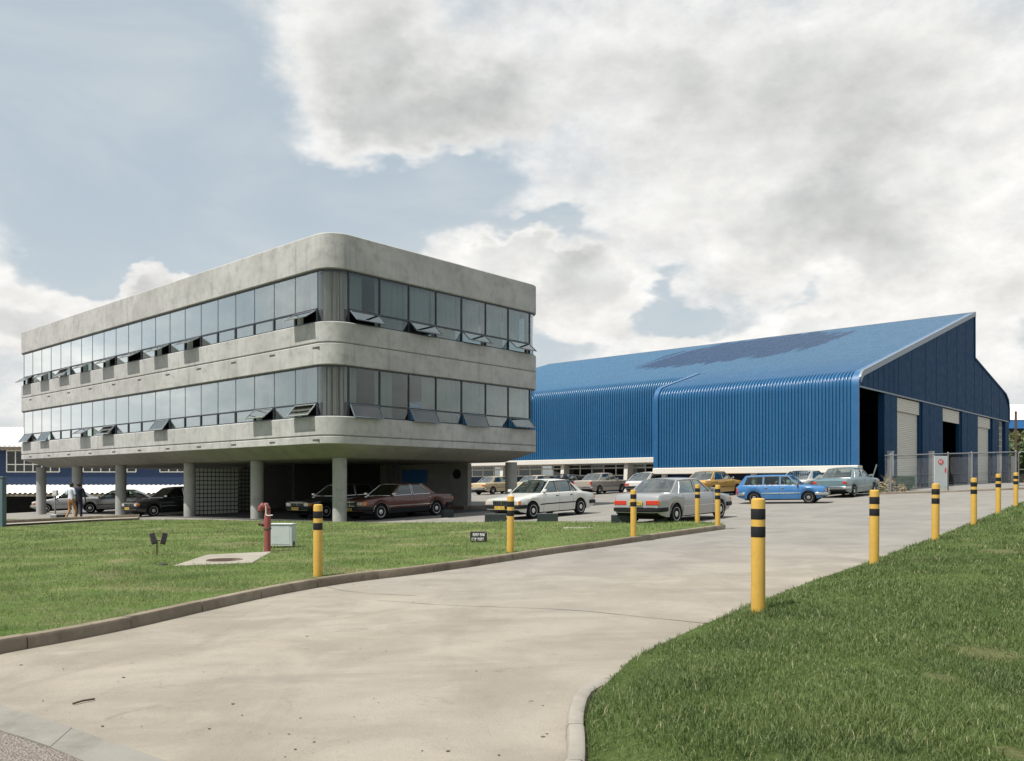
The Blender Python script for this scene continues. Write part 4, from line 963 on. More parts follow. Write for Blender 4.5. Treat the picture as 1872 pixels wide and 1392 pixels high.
def car(label, p, head, col, L=4.5, Wd=1.7, H=1.40, top=None, gh=(.28, .42, .69, .84), cw=(.755, .675), bp=(.52,), wr=.30, fw=.175, rw=.79, chrome=True,
        lower=None, lamps='rect', tails=(.42, .12, .70), grille=(.52, .13), bumper='chrome', plate=True, metallic=0.0, glass='carglass', style='slot', seats=True, dust=.25, group=None, handles=True, vinyl=None, scale=1.0):
    th = math.atan2(head[1], head[0])
    root = thing('parked_car', label, 'car', p, th, group or 'parked cars')
    # sit on the slope
    e = 1.3; fxy = Vector((math.cos(th), math.sin(th))); sxy = Vector((-fxy.y, fxy.x))
    gz_ = lambda d: G(p.x+d.x, p.y+d.y)
    pitch = math.atan2(gz_(fxy*e)-gz_(-fxy*e), 2*e); roll = math.atan2(gz_(sxy*.7)-gz_(-sxy*.7), 1.4)
    root.rotation_euler = (roll, -pitch, th); root.scale = (scale,)*3
    PT = paint(label[:20]+'_paint', col, metallic, dust); hw = Wd/2
    X = lambda f: L/2-f*L
    tp = top or [(0, .72), (.04, .77), (.28, .90), (.75, .92), (.97, .90), (1, .85)]
    tf, tz = [q[0] for q in tp], [q[1] for q in tp]
    zt = lambda x: float(np.interp((L/2-x)/L, tf, tz))
    wfun = lambda x: hw*float(np.interp((L/2-x)/L, [0, .012, .04, .13, .35, .65, .88, .96, .988, 1], [.90, .945, .965, .985, 1, 1, .985, .955, .93, .89]))
    wx = (X(fw), X(rw)); Ra = wr+.055
    def zb(x):
        f = (L/2-x)/L; z = float(np.interp(f, [0, .03, .10, .9, .97, 1], [.36, .28, .22, .22, .30, .38]))
        for c in wx:
            d = abs(x-c)
            if d < Ra: z = max(z, wr-.02+math.sqrt(max(0, Ra*Ra-d*d)))
        return z
    def sec(x):
        w, a_, b_ = wfun(x), zb(x), zt(x); h = b_-a_
        return [(0, a_), (.84*w, a_), (.945*w, a_+.012), (.985*w, a_+.30*h), (w, a_+.62*h), (.985*w, b_-.075), (.955*w, b_-.028), (.90*w, b_-.006), (.45*w, b_+.010), (0, b_+.014)]
    st = set(np.round(np.linspace(-L/2, L/2, 34), 3))
    for c in wx:
        for a_ in np.linspace(0, math.pi, 13): st.add(round(c+Ra*math.cos(a_)*.999, 3))
        st |= {round(c-Ra-.004, 3), round(c+Ra+.004, 3)}
    for f in (0, .012, .03, .97, .988, 1, gh[0], gh[3]): st.add(round(X(f), 3))
    st = sorted(st); st = [s for i, s in enumerate(st) if i == 0 or s-st[i-1] > .0025]
    rings = []
    for x in st:
        hs = sec(x); rings.append([(x, y, z) for y, z in hs]+[(x, -y, z) for y, z in reversed(hs[1:-1])])
    mb = MB(); mb.loft(rings); n = len(rings[0])
    mats = []
    for i in range(len(st)-1):
        xm = .5*(st[i]+st[i+1]); cab = X(gh[3])+.04 < xm < X(gh[0])-.04
        for j in range(n):
            jj = j if j < 9 else 17-j
            zz = max(rings[i][j][2], rings[i][(j+1) % n][2])
            mi = 1 if jj in (0, 1) else (1 if (cab and jj == 8) else (1 if lower and zz < lower else 0)); mats.append(mi)
    mb.m = mats+[0, 0]
    body = mb.build('body', [PT, M['dark']], root, smooth=32)
    MB().box(-L/2+.35, L/2-.35, -hw*.62, hw*.62, .17, .5).build('underbody', M['black'], root)
    # greenhouse
    yr = hw*.715; zr = H-.062
    base = lambda x: .90*wfun(x)-.012
    def sm(x, h, sd, off=0.0):
        y = lerp(base(x), yr, h)-.035*h*(1-h)*-1; return Vector((x, sd*(y+off), lerp(zt(x)-.02, zr, h)))
    A = lambda h: lerp(X(gh[0]), X(gh[1]), h); Ai = lambda h: A(h)-lerp(.10, .06, h); Cc = lambda h: lerp(X(cw[0]), X(cw[1]), h); Dd = lambda h: lerp(X(gh[3]), X(gh[2]), h)
    def panel(mbx, poly, sd, o0=.0, o1=-.03): 
        a_ = [sm(x, h, sd, o0) for x, h in poly]; b_ = [sm(x, h, sd, o1) for x, h in poly]; mbx.loft([a_, b_])
    h0, h1 = .05, .945
    frame = MB(); tr = MB()
    wins = []; edges_ = [None]+list(bp)+[None]
    for i in range(len(edges_)-1):
        f_ = (lambda h: Ai(h)) if edges_[i] is None else (lambda h, q=edges_[i]: X(q)-.035)
        r_ = (lambda h: Cc(h)) if edges_[i+1] is None else (lambda h, q=edges_[i+1]: X(q)+.035)
        wins.append([(f_(h0), h0), (f_(.5), .5), (f_(h1), h1), (r_(h1), h1), (r_(.5), .5), (r_(h0), h0)])
    for sd in (1, -1):
        panel(frame, [(A(0), 0), (A(.5), .5), (A(1), 1), (Ai(1), 1), (Ai(.5), .5), (Ai(0), 0)], sd)
        panel(frame, [(Cc(0), 0), (Cc(.5), .5), (Cc(1), 1), (Dd(1), 1), (Dd(.5), .5), (Dd(0), 0)], sd)
        panel(frame, [(Ai(0), 0), (Ai(h0), h0), (Cc(h0), h0), (Cc(0), 0)], sd); panel(frame, [(Ai(h1), h1), (Ai(1), 1), (Cc(1), 1), (Cc(h1), h1)], sd)
        for q in bp: panel(frame, [(X(q)+.035, 0), (X(q)+.035, 1), (X(q)-.035, 1), (X(q)-.035, 0)], sd)
        for w_ in wins:
            gm = MB(); panel(gm, w_, sd, -.012, -.018); gm.build('side_window', M[glass], root)
            for i in range(len(w_)):
                a_, b_ = w_[i], w_[(i+1) % len(w_)]; tr.tube(sm(*a_, sd, .004), sm(*b_, sd, .004), .011, n=5)
    frame.build('pillars', PT if vinyl is None else vinyl, root, smooth=30)
    rg = []
    for k in range(9):
        x = lerp(X(gh[1])+.03, X(gh[2])-.03, k/8); dr = .028*(abs(k-4)/4)**3; pts = []
        for j in range(11): y = yr*1.02*math.cos(math.pi*j/10); pts.append((x, y, zr-dr+.065*max(0, 1-(y/(yr*1.02))**2)**.6))
        rg.append(pts+[(a_, b_*.97, c_-.035) for a_, b_, c_ in reversed(pts)])
    MB().loft(rg).build('roof', PT if vinyl is None else vinyl, root, smooth=40)
    def screen(xb, xt, sgn, name):
        rows = []
        for r_ in range(5):
            t_ = .03+.95*r_/4; row = []
            for j in range(9):
                s_ = -1+j/4; bx = lerp(xb, xt, t_); yy = s_*(lerp(base(xb), yr, t_)-.045); row.append((bx+sgn*lerp(.09, .05, t_)*(1-s_*s_)-sgn*.02, yy, lerp(zt(xb)-.01, zr+.01, t_)+.02*(1-s_*s_)*t_))
            rows.append(row)
        MB().loft(rows, close=False, caps=False).build(name, M[glass], root, smooth=60)
        loop = rows[0]+[r[-1] for r in rows[1:]]+rows[-1][::-1][1:]+[r[0] for r in rows[::-1][1:]]
        for i in range(len(loop)-1): tr.tube(loop[i], loop[i+1], .013, n=5)
    screen(X(gh[0]), X(gh[1]), 1, 'windscreen'); screen(X(gh[3]), X(gh[2]), -1, 'rear_window')
    tr.build('window_trim', M['chrome'] if chrome else M['dark'], root, smooth=60)
    if seats:
        sb = MB(); zb_ = zt(0)-.02
        for y in (-.36, .36):
            x0 = X((gh[0]+gh[1])/2+.17); sb.rbox(x0-.13, x0, y-.23, y+.23, zb_-.02, zb_+.22, .05); sb.rbox(x0-.15, x0-.05, y-.12, y+.12, zb_+.22, zb_+.36, .03)
        x1 = X(cw[0]-.03); sb.rbox(x1-.14, x1, -.6, .6, zb_-.02, zb_+.18, .05); sb.rbox(X(gh[0])-.42, X(gh[0])-.12, -hw*.8, hw*.8, zb_-.05, zb_+.04, .03)
        sb.build('seats', M['seat'], root)
        MB().lathe([(.17, -.012), (.185, 0), (.17, .012), (.155, 0), (.17, -.012)], 18, (X(gh[0])-.5, -.36, zb_+.06), 'x', caps=False).build('steering_wheel', M['dark'], root)
    # bumpers
    def strip(xe, sgn, z0, z1, out, name, mat, wrap=.42):
        rgs = []; yw = wfun(xe-sgn*.25)
        pts = [(xe-sgn*wrap, yw+.012), (xe-sgn*.14, yw+.022), (xe-sgn*.02, yw*.95), (xe+sgn*out*.75, yw*.72), (xe+sgn*out, 0)]
        pts = pts+[(a_, -b_) for a_, b_ in reversed(pts[:-1])]
        for i, (a_, b_) in enumerate(pts):
            q0, q1 = Vector(pts[max(0, i-1)]), Vector(pts[min(len(pts)-1, i+1)]); d = (q1-q0).normalized(); nn = Vector((-d.y, d.x)); nn = nn if nn.dot(Vector((a_*.6, b_))) > 0 else -nn
            zm = .5*(z0+z1); rgs.append([(a_, b_, z0), (a_+nn.x*.035, b_+nn.y*.035, z0+.02), (a_+nn.x*.042, b_+nn.y*.042, zm), (a_+nn.x*.035, b_+nn.y*.035, z1-.02), (a_, b_, z1), (a_-nn.x*.04, b_-nn.y*.04, zm)])
        MB().loft(rgs).build(name, mat, root, smooth=50)
    bm_ = M['chrome'] if bumper == 'chrome' else M['dark']
    strip(L/2, 1, .40, .54, .05, 'bumper', bm_); strip(-L/2, -1, .41, .55, .05, 'bumper', bm_)
    if bumper == 'both': strip(-L/2, -1, .52, .555, .058, 'bumper_strip', M['chrome']); strip(L/2, 1, .52, .555, .058, 'bumper_strip', M['chrome'])
    # front
    xf = L/2-.006; gw, ghh = grille; zc = tz[0]-.115
    MB().box(xf-.06, xf+.012, -gw, gw, zc-ghh/2, zc+ghh/2).build('grille', M['dark'], root)
    gb = MB().box(xf-.02, xf+.022, -gw-.01, gw+.01, zc+ghh/2-.01, zc+ghh/2+.012).box(xf-.02, xf+.022, -gw-.01, gw+.01, zc-ghh/2-.012, zc-ghh/2+.006)
    for k in range(-3, 4): gb.box(xf-.01, xf+.018, k*gw/3.6-.004, k*gw/3.6+.004, zc-ghh/2, zc+ghh/2)
    gb.box(xf-.01, xf+.02, -.012, .012, zc-ghh/2, zc+ghh/2).build('grille_bar', M['chrome'], root)
    for sd in (1, -1):
        if lamps == 'rect':
            y0, y1 = gw+.02, hw*.88; MB().rbox(xf-.09, xf+.014, min(sd*y0, sd*y1), max(sd*y0, sd*y1), zc-ghh*.45, zc+ghh*.5, .012).build('headlight', M['lamp'], root)
            MB().rbox(xf-.16, xf-.01, min(sd*y1, sd*hw*.955), max(sd*y1, sd*hw*.955), zc-ghh*.45, zc+ghh*.5, .01).build('indicator', M['amber'], root)
        elif lamps == 'twin':
            for yy in (gw-.10, gw-.27): MB().lathe([(.075, 0), (.075, .02), (.055, .03), (.01, .036)], 16, (xf, sd*yy, zc), 'x').build('headlight', M['lamp'], root, smooth=50)
        else: MB().lathe([(.10, -.02), (.10, .02), (.08, .035), (.01, .045)], 18, (xf, sd*(gw+.14), zc), 'x').build('headlight', M['lamp'], root, smooth=50)
        # tail lamps: (width, height, z)
        tw, thh, tzz = tails; y1 = hw*.905; y0 = y1-tw; xr = -L/2+.004
        MB().rbox(xr-.016, xr+.12, min(sd*y0, sd*y1), max(sd*y0, sd*y1), tzz-thh/2, tzz+thh/2, .012).build('tail_light', M['tail'], root)
        MB().rbox(xr-.005, xr+.09, min(sd*y1, sd*hw*.93), max(sd*y1, sd*hw*.93), tzz-thh/2, tzz+thh/2, .01).build('indicator', M['amber'] if tw > .25 else M['tail'], root)
        # wheels
        for cxx in wx:
            tm, km = wheel_mesh(wr, style); wo = put('wheel', tm, root, (cxx, sd*(hw-.115), wr), (0, 0, 0 if sd > 0 else math.pi)); put('rim', km, wo)
        # seams, handles, trims, mirror
        sl = MB(); hx = [Ai(0)+.03]+[X(q) for q in bp[:2]]+([Cc(0)-.12] if len(bp) < 2 else [])
        for x in hx:
            if any(abs(x-c) < Ra for c in wx): x = min(wx, key=lambda c: abs(x-c))+math.copysign(Ra+.03, x-min(wx, key=lambda c: abs(x-c)))
            s_ = sec(x)[2:7]; MB().loft([[(x-.004, sd*(y+.0015), z), (x+.004, sd*(y+.0015), z)] for y, z in s_], close=False, caps=False).build('door_seam', M['black'], root)
        bs = MB(); 
        for x0, x1 in ((wx[1]+Ra+.02, wx[0]-Ra-.02),):
            ps = [lerp(x0, x1, k/6) for k in range(7)]; rs = []
            for x in ps:
                a_, b_ = zb(x), zt(x); z = a_+.42*(b_-a_); y = wfun(x)*.993
                rs.append([(x, sd*(y-.004), z-.022), (x, sd*(y+.010), z-.014), (x, sd*(y+.010), z+.014), (x, sd*(y-.004), z+.022)])
            bs.loft(rs)
        bs.build('side_trim', M['chrome'] if chrome else M['dark'], root)
        if handles:
            for q in list(bp)[:2]+([cw[0]] if len(bp) < 2 else []):
                x = X(q)+.14; z = zt(x)-.13; y = wfun(x); MB().rbox(x-.07, x+.07, min(sd*(y-.005), sd*(y+.022)), max(sd*(y-.005), sd*(y+.022)), z-.014, z+.014, .006).build('door_handle', M['chrome'] if chrome else M['dark'], root)
        xm = Ai(0)-.02; ym = base(xm)+.09; zm = zt(xm)+.07
        MB().rbox(xm-.04, xm+.05, min(sd*(ym-.08), sd*(ym+.09)), max(sd*(ym-.08), sd*(ym+.09)), zm-.05, zm+.06, .02).tube((xm, sd*(ym-.12), zm-.08), (xm, sd*ym, zm-.02), .014, n=6).build('wing_mirror', M['chrome'] if chrome else PT, root, smooth=40)
        if chrome:                                     # bright lips round the wheel arches
            al = MB()
            for c in wx:
                pts = []
                for a_ in np.linspace(.12, math.pi-.12, 13):
                    x = c+(Ra+.012)*math.cos(a_); z = wr-.02+(Ra+.012)*math.sin(a_); pts.append((x, sd*(wfun(x)*.985+.004), z))
                al.pipe(pts, .009, 5)
            al.build('arch_trim', M['chrome'] if chrome == 2 else PT, root, smooth=60)
    if plate:
        for xx, sgn, zz in ((L/2+.10, 1, .44), (-L/2-.026, -1, tails[2]-.01 if tails[0] < .5 else .66)):
            pb = MB().box(min(xx, xx+sgn*.012), max(xx, xx+sgn*.012), -.24, .24, zz-.055, zz+.055).build('number_plate', M['plate'], root)
            tx = MB(); 
            for k in range(7):
                if k == 3: tx.cbox((xx+sgn*.014, 0, zz), .004, .03, .014); continue
                y = -.19+k*.063; tx.cbox((xx+sgn*.014, y-.014, zz), .004, .010, .07).cbox((xx+sgn*.014, y+.014, zz+(.01 if k % 2 else -.01)), .004, .010, .05).cbox((xx+sgn*.014, y, zz+.03*(1 if k % 3 else -1)), .004, .03, .010)
            tx.build('plate_lettering', M['plate_ink'], pb)
    return root

B2, A2 = (.6672, .7449), (-.7449, .6672); NB2 = (-.6672, -.7449)
def cp(u, Y): return at(u, Y)
def wp(u, s): t = w_t(u, s); p_ = wl2(s, t); p_.z = G(p_.x, p_.y); return p_
car('silver sedan parked tail towards the lawn beside the bollards', cp(1235, 27.4), B2, (.36, .365, .365), 4.55, 1.74, 1.41,
    [(0, .74), (.03, .79), (.26, .91), (.30, .92), (.74, .925), (.79, .955), (.965, .945), (.985, .92), (1, .80)], (.275, .42, .70, .835), (.735, .675), (.505,), bumper='both', tails=(.44, .135, .685), metallic=.45, chrome=True, wr=.31, dust=.15)
wc = car('white sedan nosed up to the lawn with a dome on its roof', cp(992, 32.2), NB2, (.60, .60, .565), 4.6, 1.72, 1.42,
    [(0, .72), (.03, .765), (.27, .91), (.31, .93), (.70, .935), (.80, .925), (.95, .84), (.985, .80), (1, .74)], (.285, .43, .67, .845), (.765, .665), (.50, .685), bumper='dark', chrome=False, lamps='rect', grille=(.42, .15), tails=(.3, .12, .66), wr=.31)
car('dark maroon sedan in the shade under the office block', cp(727, 34.3), NB2, (.085, .022, .016), 4.75, 1.76, 1.40,
    [(0, .76), (.03, .80), (.28, .91), (.76, .935), (.97, .885), (1, .82)], (.29, .425, .665, .80), (.735, .635), (.53,), bumper='both', chrome=2, lower=.47, grille=(.42, .15), wr=.31, glass='carglass_dark', dust=.08)
p_ = cp(727, 34.3)+av*3.35-bv*.15; p_.z = G(p_.x, p_.y)
car('black sedan parked behind the front column beside the maroon sedan', p_, NB2, (.016, .019, .022), 4.7, 1.76, 1.40, bumper='both', grille=(.45, .14), glass='carglass_dark', dust=.05)
car('black sedan under the block seen between the slim left columns', cp(322, 42.6), NB2, (.010, .012, .013), 4.7, 1.74, 1.42, bumper='both', chrome=True, glass='carglass_dark', dust=.04)
car('silver coupe broadside under the far end of the office block', cp(222, 50.5), (-1, -.12), (.30, .30, .29), 4.55, 1.74, 1.33, [(0, .66), (.04, .72), (.30, .86), (.76, .88), (.97, .86), (1, .78)], (.27, .43, .66, .84), (.74, .66), (.55,), chrome=False, bumper='dark', metallic=.4, wr=.31)
car('pale grey sedan behind the two walkers', cp(128, 56.5), (-.85, -.52), (.36, .37, .38), 4.4, 1.7, 1.38, chrome=True)
car('cream sedan tail-on before the strip windows left of the corner column', wp(908, 1.0), B2, (.52, .42, .25), 4.25, 1.66, 1.37, [(0, .74), (.03, .78), (.28, .90), (.75, .92), (.97, .90), (1, .82)], tails=(.26, .11, .70), plate=False, scale=.96)
car('pale cream sedan half hidden by the right-hand corner column', wp(985, 1.2), B2, (.58, .50, .34), 4.2, 1.64, 1.38, plate=False, scale=.96)
car('dark blue sedan in the shade behind the white roof dome', wp(1042, 1.9), B2, (.02, .03, .05), 4.2, 1.64, 1.36, plate=False, scale=.96)
car('old grey-beige boxy sedan with flat tail by the strip windows', wp(1099, 1.0), B2, (.34, .30, .255), 4.3, 1.66, 1.44, [(0, .84), (.02, .88), (.27, .93), (.76, .95), (.98, .97), (1, .90)], (.29, .38, .66, .80), (.705, .655), (.49,), lamps='round', grille=(.45, .16), tails=(.10, .22, .78), plate=False, scale=.96, wr=.30)
car('white hatchback behind the roof of the silver sedan', wp(1193, .6), B2, (.62, .61, .58), 3.9, 1.62, 1.38, [(0, .70), (.04, .75), (.30, .89), (.85, .92), (.97, .84), (1, .76)], (.28, .44, .74, .955), (.83, .74), (.54,), bumper='dark', chrome=False, tails=(.30, .12, .64), plate=False)
car('mustard yellow sedan behind the silver sedan', wp(1302, -2.4), B2, (.48, .28, .05), 4.35, 1.68, 1.40, [(0, .74), (.03, .79), (.27, .90), (.75, .92), (.97, .91), (1, .84)], lamps='round', plate=False, chrome=True)
car('bright blue estate car facing right in the middle of the car park', cp(1431, 36.9), (.875, -.485), (.03, .15, .36), 4.15, 1.60, 1.40,
    [(0, .74), (.02, .79), (.25, .885), (.60, .90), (.95, .915), (1, .84)], (.27, .40, .90, .985), (.915, .87), (.495, .685), lamps='twin', grille=(.62, .15), wr=.295, style='steel', plate=False, tails=(.10, .22, .66), scale=.89)
car('white fastback coupe between the blue estate and the teal sedan', wp(1474, -2.3), B2, (.60, .60, .58), 4.2, 1.66, 1.33, [(0, .70), (.04, .75), (.32, .88), (.80, .90), (.96, .84), (1, .76)], (.30, .43, .66, .87), (.72, .62), (), plate=False, chrome=False)
car('pale teal sedan with chrome bumper by the dark doorway', wp(1549, -2.6), B2, (.16, .25, .275), 4.5, 1.72, 1.42, [(0, .78), (.03, .82), (.28, .92), (.75, .94), (.96, .90), (1, .82)], (.28, .42, .69, .82), (.735, .67), (.51,), tails=(.16, .11, .72), chrome=True, plate=False, metallic=.3)
# dome on the white roof
p_ = Vector(wc.location)+Vector((.62*.6672+.40, .25*.7449+.3, 1.415)); dm = thing('roof_dome', 'small black dome with chrome face on the white sedan roof', 'roof sign', p_, PHI)
MB().rbox(-.17, .17, -.24, .24, -.03, .03, .01).build('base', M['dark'], dm); MB().lathe([(.20, .02), (.19, .08), (.15, .16), (.08, .20), (.01, .21)], 20).build('shell', M['dark'], dm, smooth=50)
MB().rbox(-.19, -.06, -.10, .02, .02, .19, .04).build('chrome_face', M['chrome'], dm)

# ================================================================== BOLLARDS
bo_post = MB().lathe([(.07, -.25), (.07, 1.07), (.066, 1.088), (.05, 1.098), (.01, 1.10)], 28).mesh('post', M['yellow'], 30)
bo_band = MB().lathe([(.0712, -.001), (.0722, .003), (.0722, .102), (.0712, .105)], 28, caps=False).mesh('black_band', M['dark'], 30)
def bollard(u, Y, lab, lawn_z, lean=0):
    p_ = at(u, Y); p_.z += lawn_z
    t = thing('bollard', 'yellow black-banded bollard ' + lab, 'bollard', p_, random.uniform(0, 3), 'yellow bollards along the drive')
    t.rotation_euler[1] = R(lean); put('post', bo_post, t); t.scale = (1, 1, 1.02); put('black_band', bo_band, t, (0, 0, .89)); put('black_band', bo_band, t, (0, 0, .715))
for u, Y, lab, lz, ln in ((581, 13.0, 'on the kerb in front of the pale cabinet', .10, -.3), (933, 16.6, 'on the kerb in front of the white sedan', .10, -.6), (1158, 19.9, 'on the kerb in front of the silver sedan tail', .10, -.5),
                      (1275, 24.3, 'at the lawn tip beside the silver sedan rear wheel', .10, 0), (1312, 23.0, 'at the pointed kerb end by the silver sedan front wheel', .10, 0),
                      (1386, 8.55, 'at the thick lawn edge, nearest and tallest of all', .17, 0), (1598, 12.8, 'second along the thick lawn edge', .14, -.3), (1710, 16.3, 'third along the thick lawn edge', .14, -.3),
                      (1780, 20.6, 'fourth along the thick lawn edge', .14, -.5), (1825, 24.5, 'fifth along the thick lawn edge', .14, -.4), (1857, 27.9, 'last along the thick lawn edge', .09, -.2)):
    bollard(u, Y, lab, lz, ln)

# ================================================================== THINGS ON THE LEFT LAWN
def lz(u, v): p_ = gpx(u, v, .12); return p_
# hydrant
p_ = lz(489, 1011); hy = thing('fire_hydrant', 'faded red pillar hydrant with hooked head beside the concrete slab', 'hydrant', p_, R(-8))
MB().lathe([(.066, -.1), (.066, .50), (.062, .50)], 18).build('standpipe', M['red'], hy, smooth=30); MB().lathe([(.078, .0), (.078, .03), (.066, .035)], 18).lathe([(.072, .485), (.08, .49), (.08, .52), (.07, .525)], 18).build('flange', M['rust'], hy, smooth=30)
MB().lathe([(.066, .52), (.07, .60), (.066, .78), (.05, .84), (.04, .86)], 18).build('barrel', M['red'], hy, smooth=40)
pts = [Vector((.0, 0, .80)), Vector((.005, 0, .90)), Vector((-.02, 0, .965)), Vector((-.07, 0, .985)), Vector((-.12, 0, .965)), Vector((-.15, 0, .915)), Vector((-.155, 0, .87))]
mb = MB(); rs = [.05, .06, .065, .066, .064, .062, .058]
for i in range(len(pts)-1): mb.tube(pts[i], pts[i+1], rs[i], rs[i+1], 14)
mb.build('hooked_head', M['red'], hy, smooth=60); MB().tube((-.155, 0, .872), (-.157, 0, .845), .062, .05, 14).build('head_cap', M['rust'], hy, smooth=30)
MB().tube((0, 0, .60), (-.13, 0, .60), .052, n=14).tube((-.11, 0, .60), (-.17, 0, .60), .034, n=12).tube((-.165, 0, .60), (-.19, 0, .60), .042, n=6).build('outlet', M['rust'], hy, smooth=30)
MB().pipe([(.0, -.07, .98), (.0, -.075, .80), (.03, -.075, .775), (.14, -.06, .785)], .011, 6).build('lever', M['pale'], hy, smooth=50); MB().lathe([(.022, .96), (.022, 1.01), (.012, 1.03)], 8).build('spindle', M['galv'], hy)
# slab with grate
sl = slab_pts
ctr = sum(sl, Vector())/4; slab = thing('drain_slab', 'pale concrete slab with round iron grate set in the lawn', 'slab', ctr)
MB().loft([[p-ctr+Vector((0,0,-.12)) for p in sl], [p-ctr+Vector((0,0,.02)) for p in sl], [(p-ctr)*.985+Vector((0,0,.03)) for p in sl]]).build('slab', M['slab'], slab)
gc = gpx(411, 1024, .15)-ctr; mb = MB().lathe([(.33, -.01), (.33, .008), (.30, .008), (.30, -.002)], 30, gc)
mb.build('grate_frame', M['rust'], slab, smooth=30); mb = MB()
for k in range(-6, 7): w_ = math.sqrt(max(0, .3**2-(k*.045)**2)); mb.cbox((gc.x+k*.045, gc.y, gc.z+.003), .02, 2*w_, .012)
mb.build('grate_bars', M['rust'], slab)
# cabinet
p_ = lz(517, 1003); cb = thing('meter_cabinet', 'pale grey metal cabinet on short legs on the lawn', 'cabinet', p_, R(-4))
MB().rbox(-.25, .25, -.13, .13, .06, .53, .008).build('case', M['cabinet'], cb); MB().rbox(-.265, .265, -.15, .14, .53, .555, .008).build('lid', M['cabinet'], cb)
MB().box(-.21, .20, -.136, -.13, .10, .50).build('door', M['cabinet'], cb); lm = MB().tube((0,0,-.06), (0,0,.07), .012, n=6).mesh('leg', M['rust'])
for x, y in ((-.22, -.1), (.22, -.1), (-.22, .1), (.22, .1), (.08, -.1), (-.08, -.1)): put('leg', lm, cb, (x, y, 0))
MB().box(.25, .27, -.06, .02, .08, .16).pipe([(.2, -.1, .06), (.17, -.12, .03), (.1, -.12, .0)], .012, 6).build('cable_entry', M['rust'], cb); MB().box(-.3, .33, -.2, .18, -.05, -.0).build('footing', M['slab'], cb)
# twin floodlight
p_ = lz(287, 1017); fl = thing('garden_floodlight', 'rusty stake with two dark floodlight heads on the lawn', 'floodlight', p_, R(6))
MB().tube((0, 0, -.1), (.0, 0, .33), .014, n=8).build('stake', M['rust'], fl); MB().tube((-.07, 0, .33), (.14, 0, .32), .012, n=8).build('crossbar', M['rust'], fl)
for x, tl in ((-.075, -14), (.135, 12)):
    o = MB().rbox(-.055, .055, -.035, .035, -.12, .12, .012).build('lamp_head', M['rust'], fl, None, (x, 0, .36), (R(-20), R(tl), R(15))); MB().box(-.045, .045, -.04, -.036, -.10, .10).build('lens', M['dark'], o)
# small black name sign
p_ = lz(875, 993); sn = thing('lawn_sign', 'small black sign with pale lettering low on the lawn', 'sign', p_, R(2))
bd = MB().rbox(-.19, .19, -.012, .012, .03, .26, .004).build('board', M['dark'], sn, None, (0,0,0), (R(-14), 0, 0)); MB().box(-.12, -.10, -.0, .02, -.12, .1).box(.10, .12, 0, .02, -.12, .1).build('stake', M['rust'], sn)
mb = MB(); rd = random.Random(4)
for row, grp in ((.19, ((-.13, 4), (.03, 3))), (.085, ((-.155, 3), (-.02, 4)))):
    for x0, n_ in grp:
        for k in range(n_):
            x = x0+k*.038; mb.box(x, x+.007, -.0155, -.0122, row-.036, row+.036).box(x+.017, x+.024, -.0155, -.0122, row-.036+rd.choice((0, .03)), row+.036)
            if rd.random() < .7: mb.box(x+.007, x+.017, -.0155, -.0122, row+rd.choice((-.03, 0, .026))-.004, row+.004)
mb.box(.155, .168, -.0155, -.0122, .225, .238); mb.build('lettering', M['pale'], bd)
# valve lid
p_ = lz(298, 1035); vl = MB().lathe([(.09, -.05), (.09, .02), (.07, .04), (.01, .045)], 18).build('valve_lid', M['dark'], None, 40, p_); tag(vl, 'small dark round valve lid in the grass near the slab', 'valve lid')
for k, (u, v, w_, lab) in enumerate(((1060, 967, 1.0, 'bare'),)):
    p_ = lz(1057, 966); MB
    o = MB().rbox(-.42, .42, -.1, .1, -.05, .012, .02).build('ground_slab', M['slab'], None, None, p_+Vector((0,0,.01))); tag(o, 'flat pale concrete strip in the lawn before the white sedan', 'slab')
# wheel stops
stm = MB().extr([(-.42, -.09, -.05), (-.42, .09, -.05), (-.42, .085, .25), (-.42, .07, .27), (-.42, -.07, .27), (-.42, -.085, .25)], (.84, 0, 0)).mesh('wheel_stop', M['stop'])
for u, Y, lab, sc in ((906, 29.2, 'before the left front wheel of the white sedan', 1.0), (1001, 28.5, 'before the right front wheel of the white sedan', .95), (1136, 26.3, 'behind the left rear wheel of the silver sedan', .85), (1212, 25.9, 'behind the right rear wheel of the silver sedan', .75), (818, 33.2, 'beside the maroon sedan rear wheel', .7)):
    q_ = at(u, Y); o = put('wheel_stop', stm, None, q_+Vector((0, 0, .03)), (0, 0, R(-2) if u != 818 else PHI)); o.scale = (sc*.88, 1, 1); tag(o, 'dark concrete wheel stop ' + lab, 'wheel stop', 'wheel stops along the lawn')
# left edge: square post and meter box
q_ = at(2, 33.5); t = thing('gate_post', 'blue-grey square post at the left edge of the photo', 'post', q_); MB().rbox(-.14, .14, -.14, .14, -.2, 1.97, .015).build('shaft', M['tpost'], t); MB().rbox(-.16, .16, -.16, .16, 1.97, 2.02, .01).build('cap', M['tpost'], t)
q_ = at(101, 39.6); t = thing('card_post', 'small pale box on a thin post by the walkers', 'post', q_)
MB().rbox(-.16, .14, -.15, .15, -.05, .28, .02).build('base_block', M['galv'], t); MB().tube((0, 0, .28), (0, 0, 1.2), .035, n=10).build('pole', M['galv'], t); MB().rbox(-.11, .11, -.08, .08, 1.14, 1.42, .015).build('box_head', M['post'], t); MB().box(-.07, .07, -.085, -.08, 1.2, 1.34).build('panel', M['pale'], t)
q_ = at(108, 39.6); o = MB().rbox(-.02, .26, -.14, .12, -.05, .27, .01).build('dark_block', M['dark'], None, None, q_+Vector((.02, 0, 0))); tag(o, 'black block on the ground right of the pale box post', 'block')

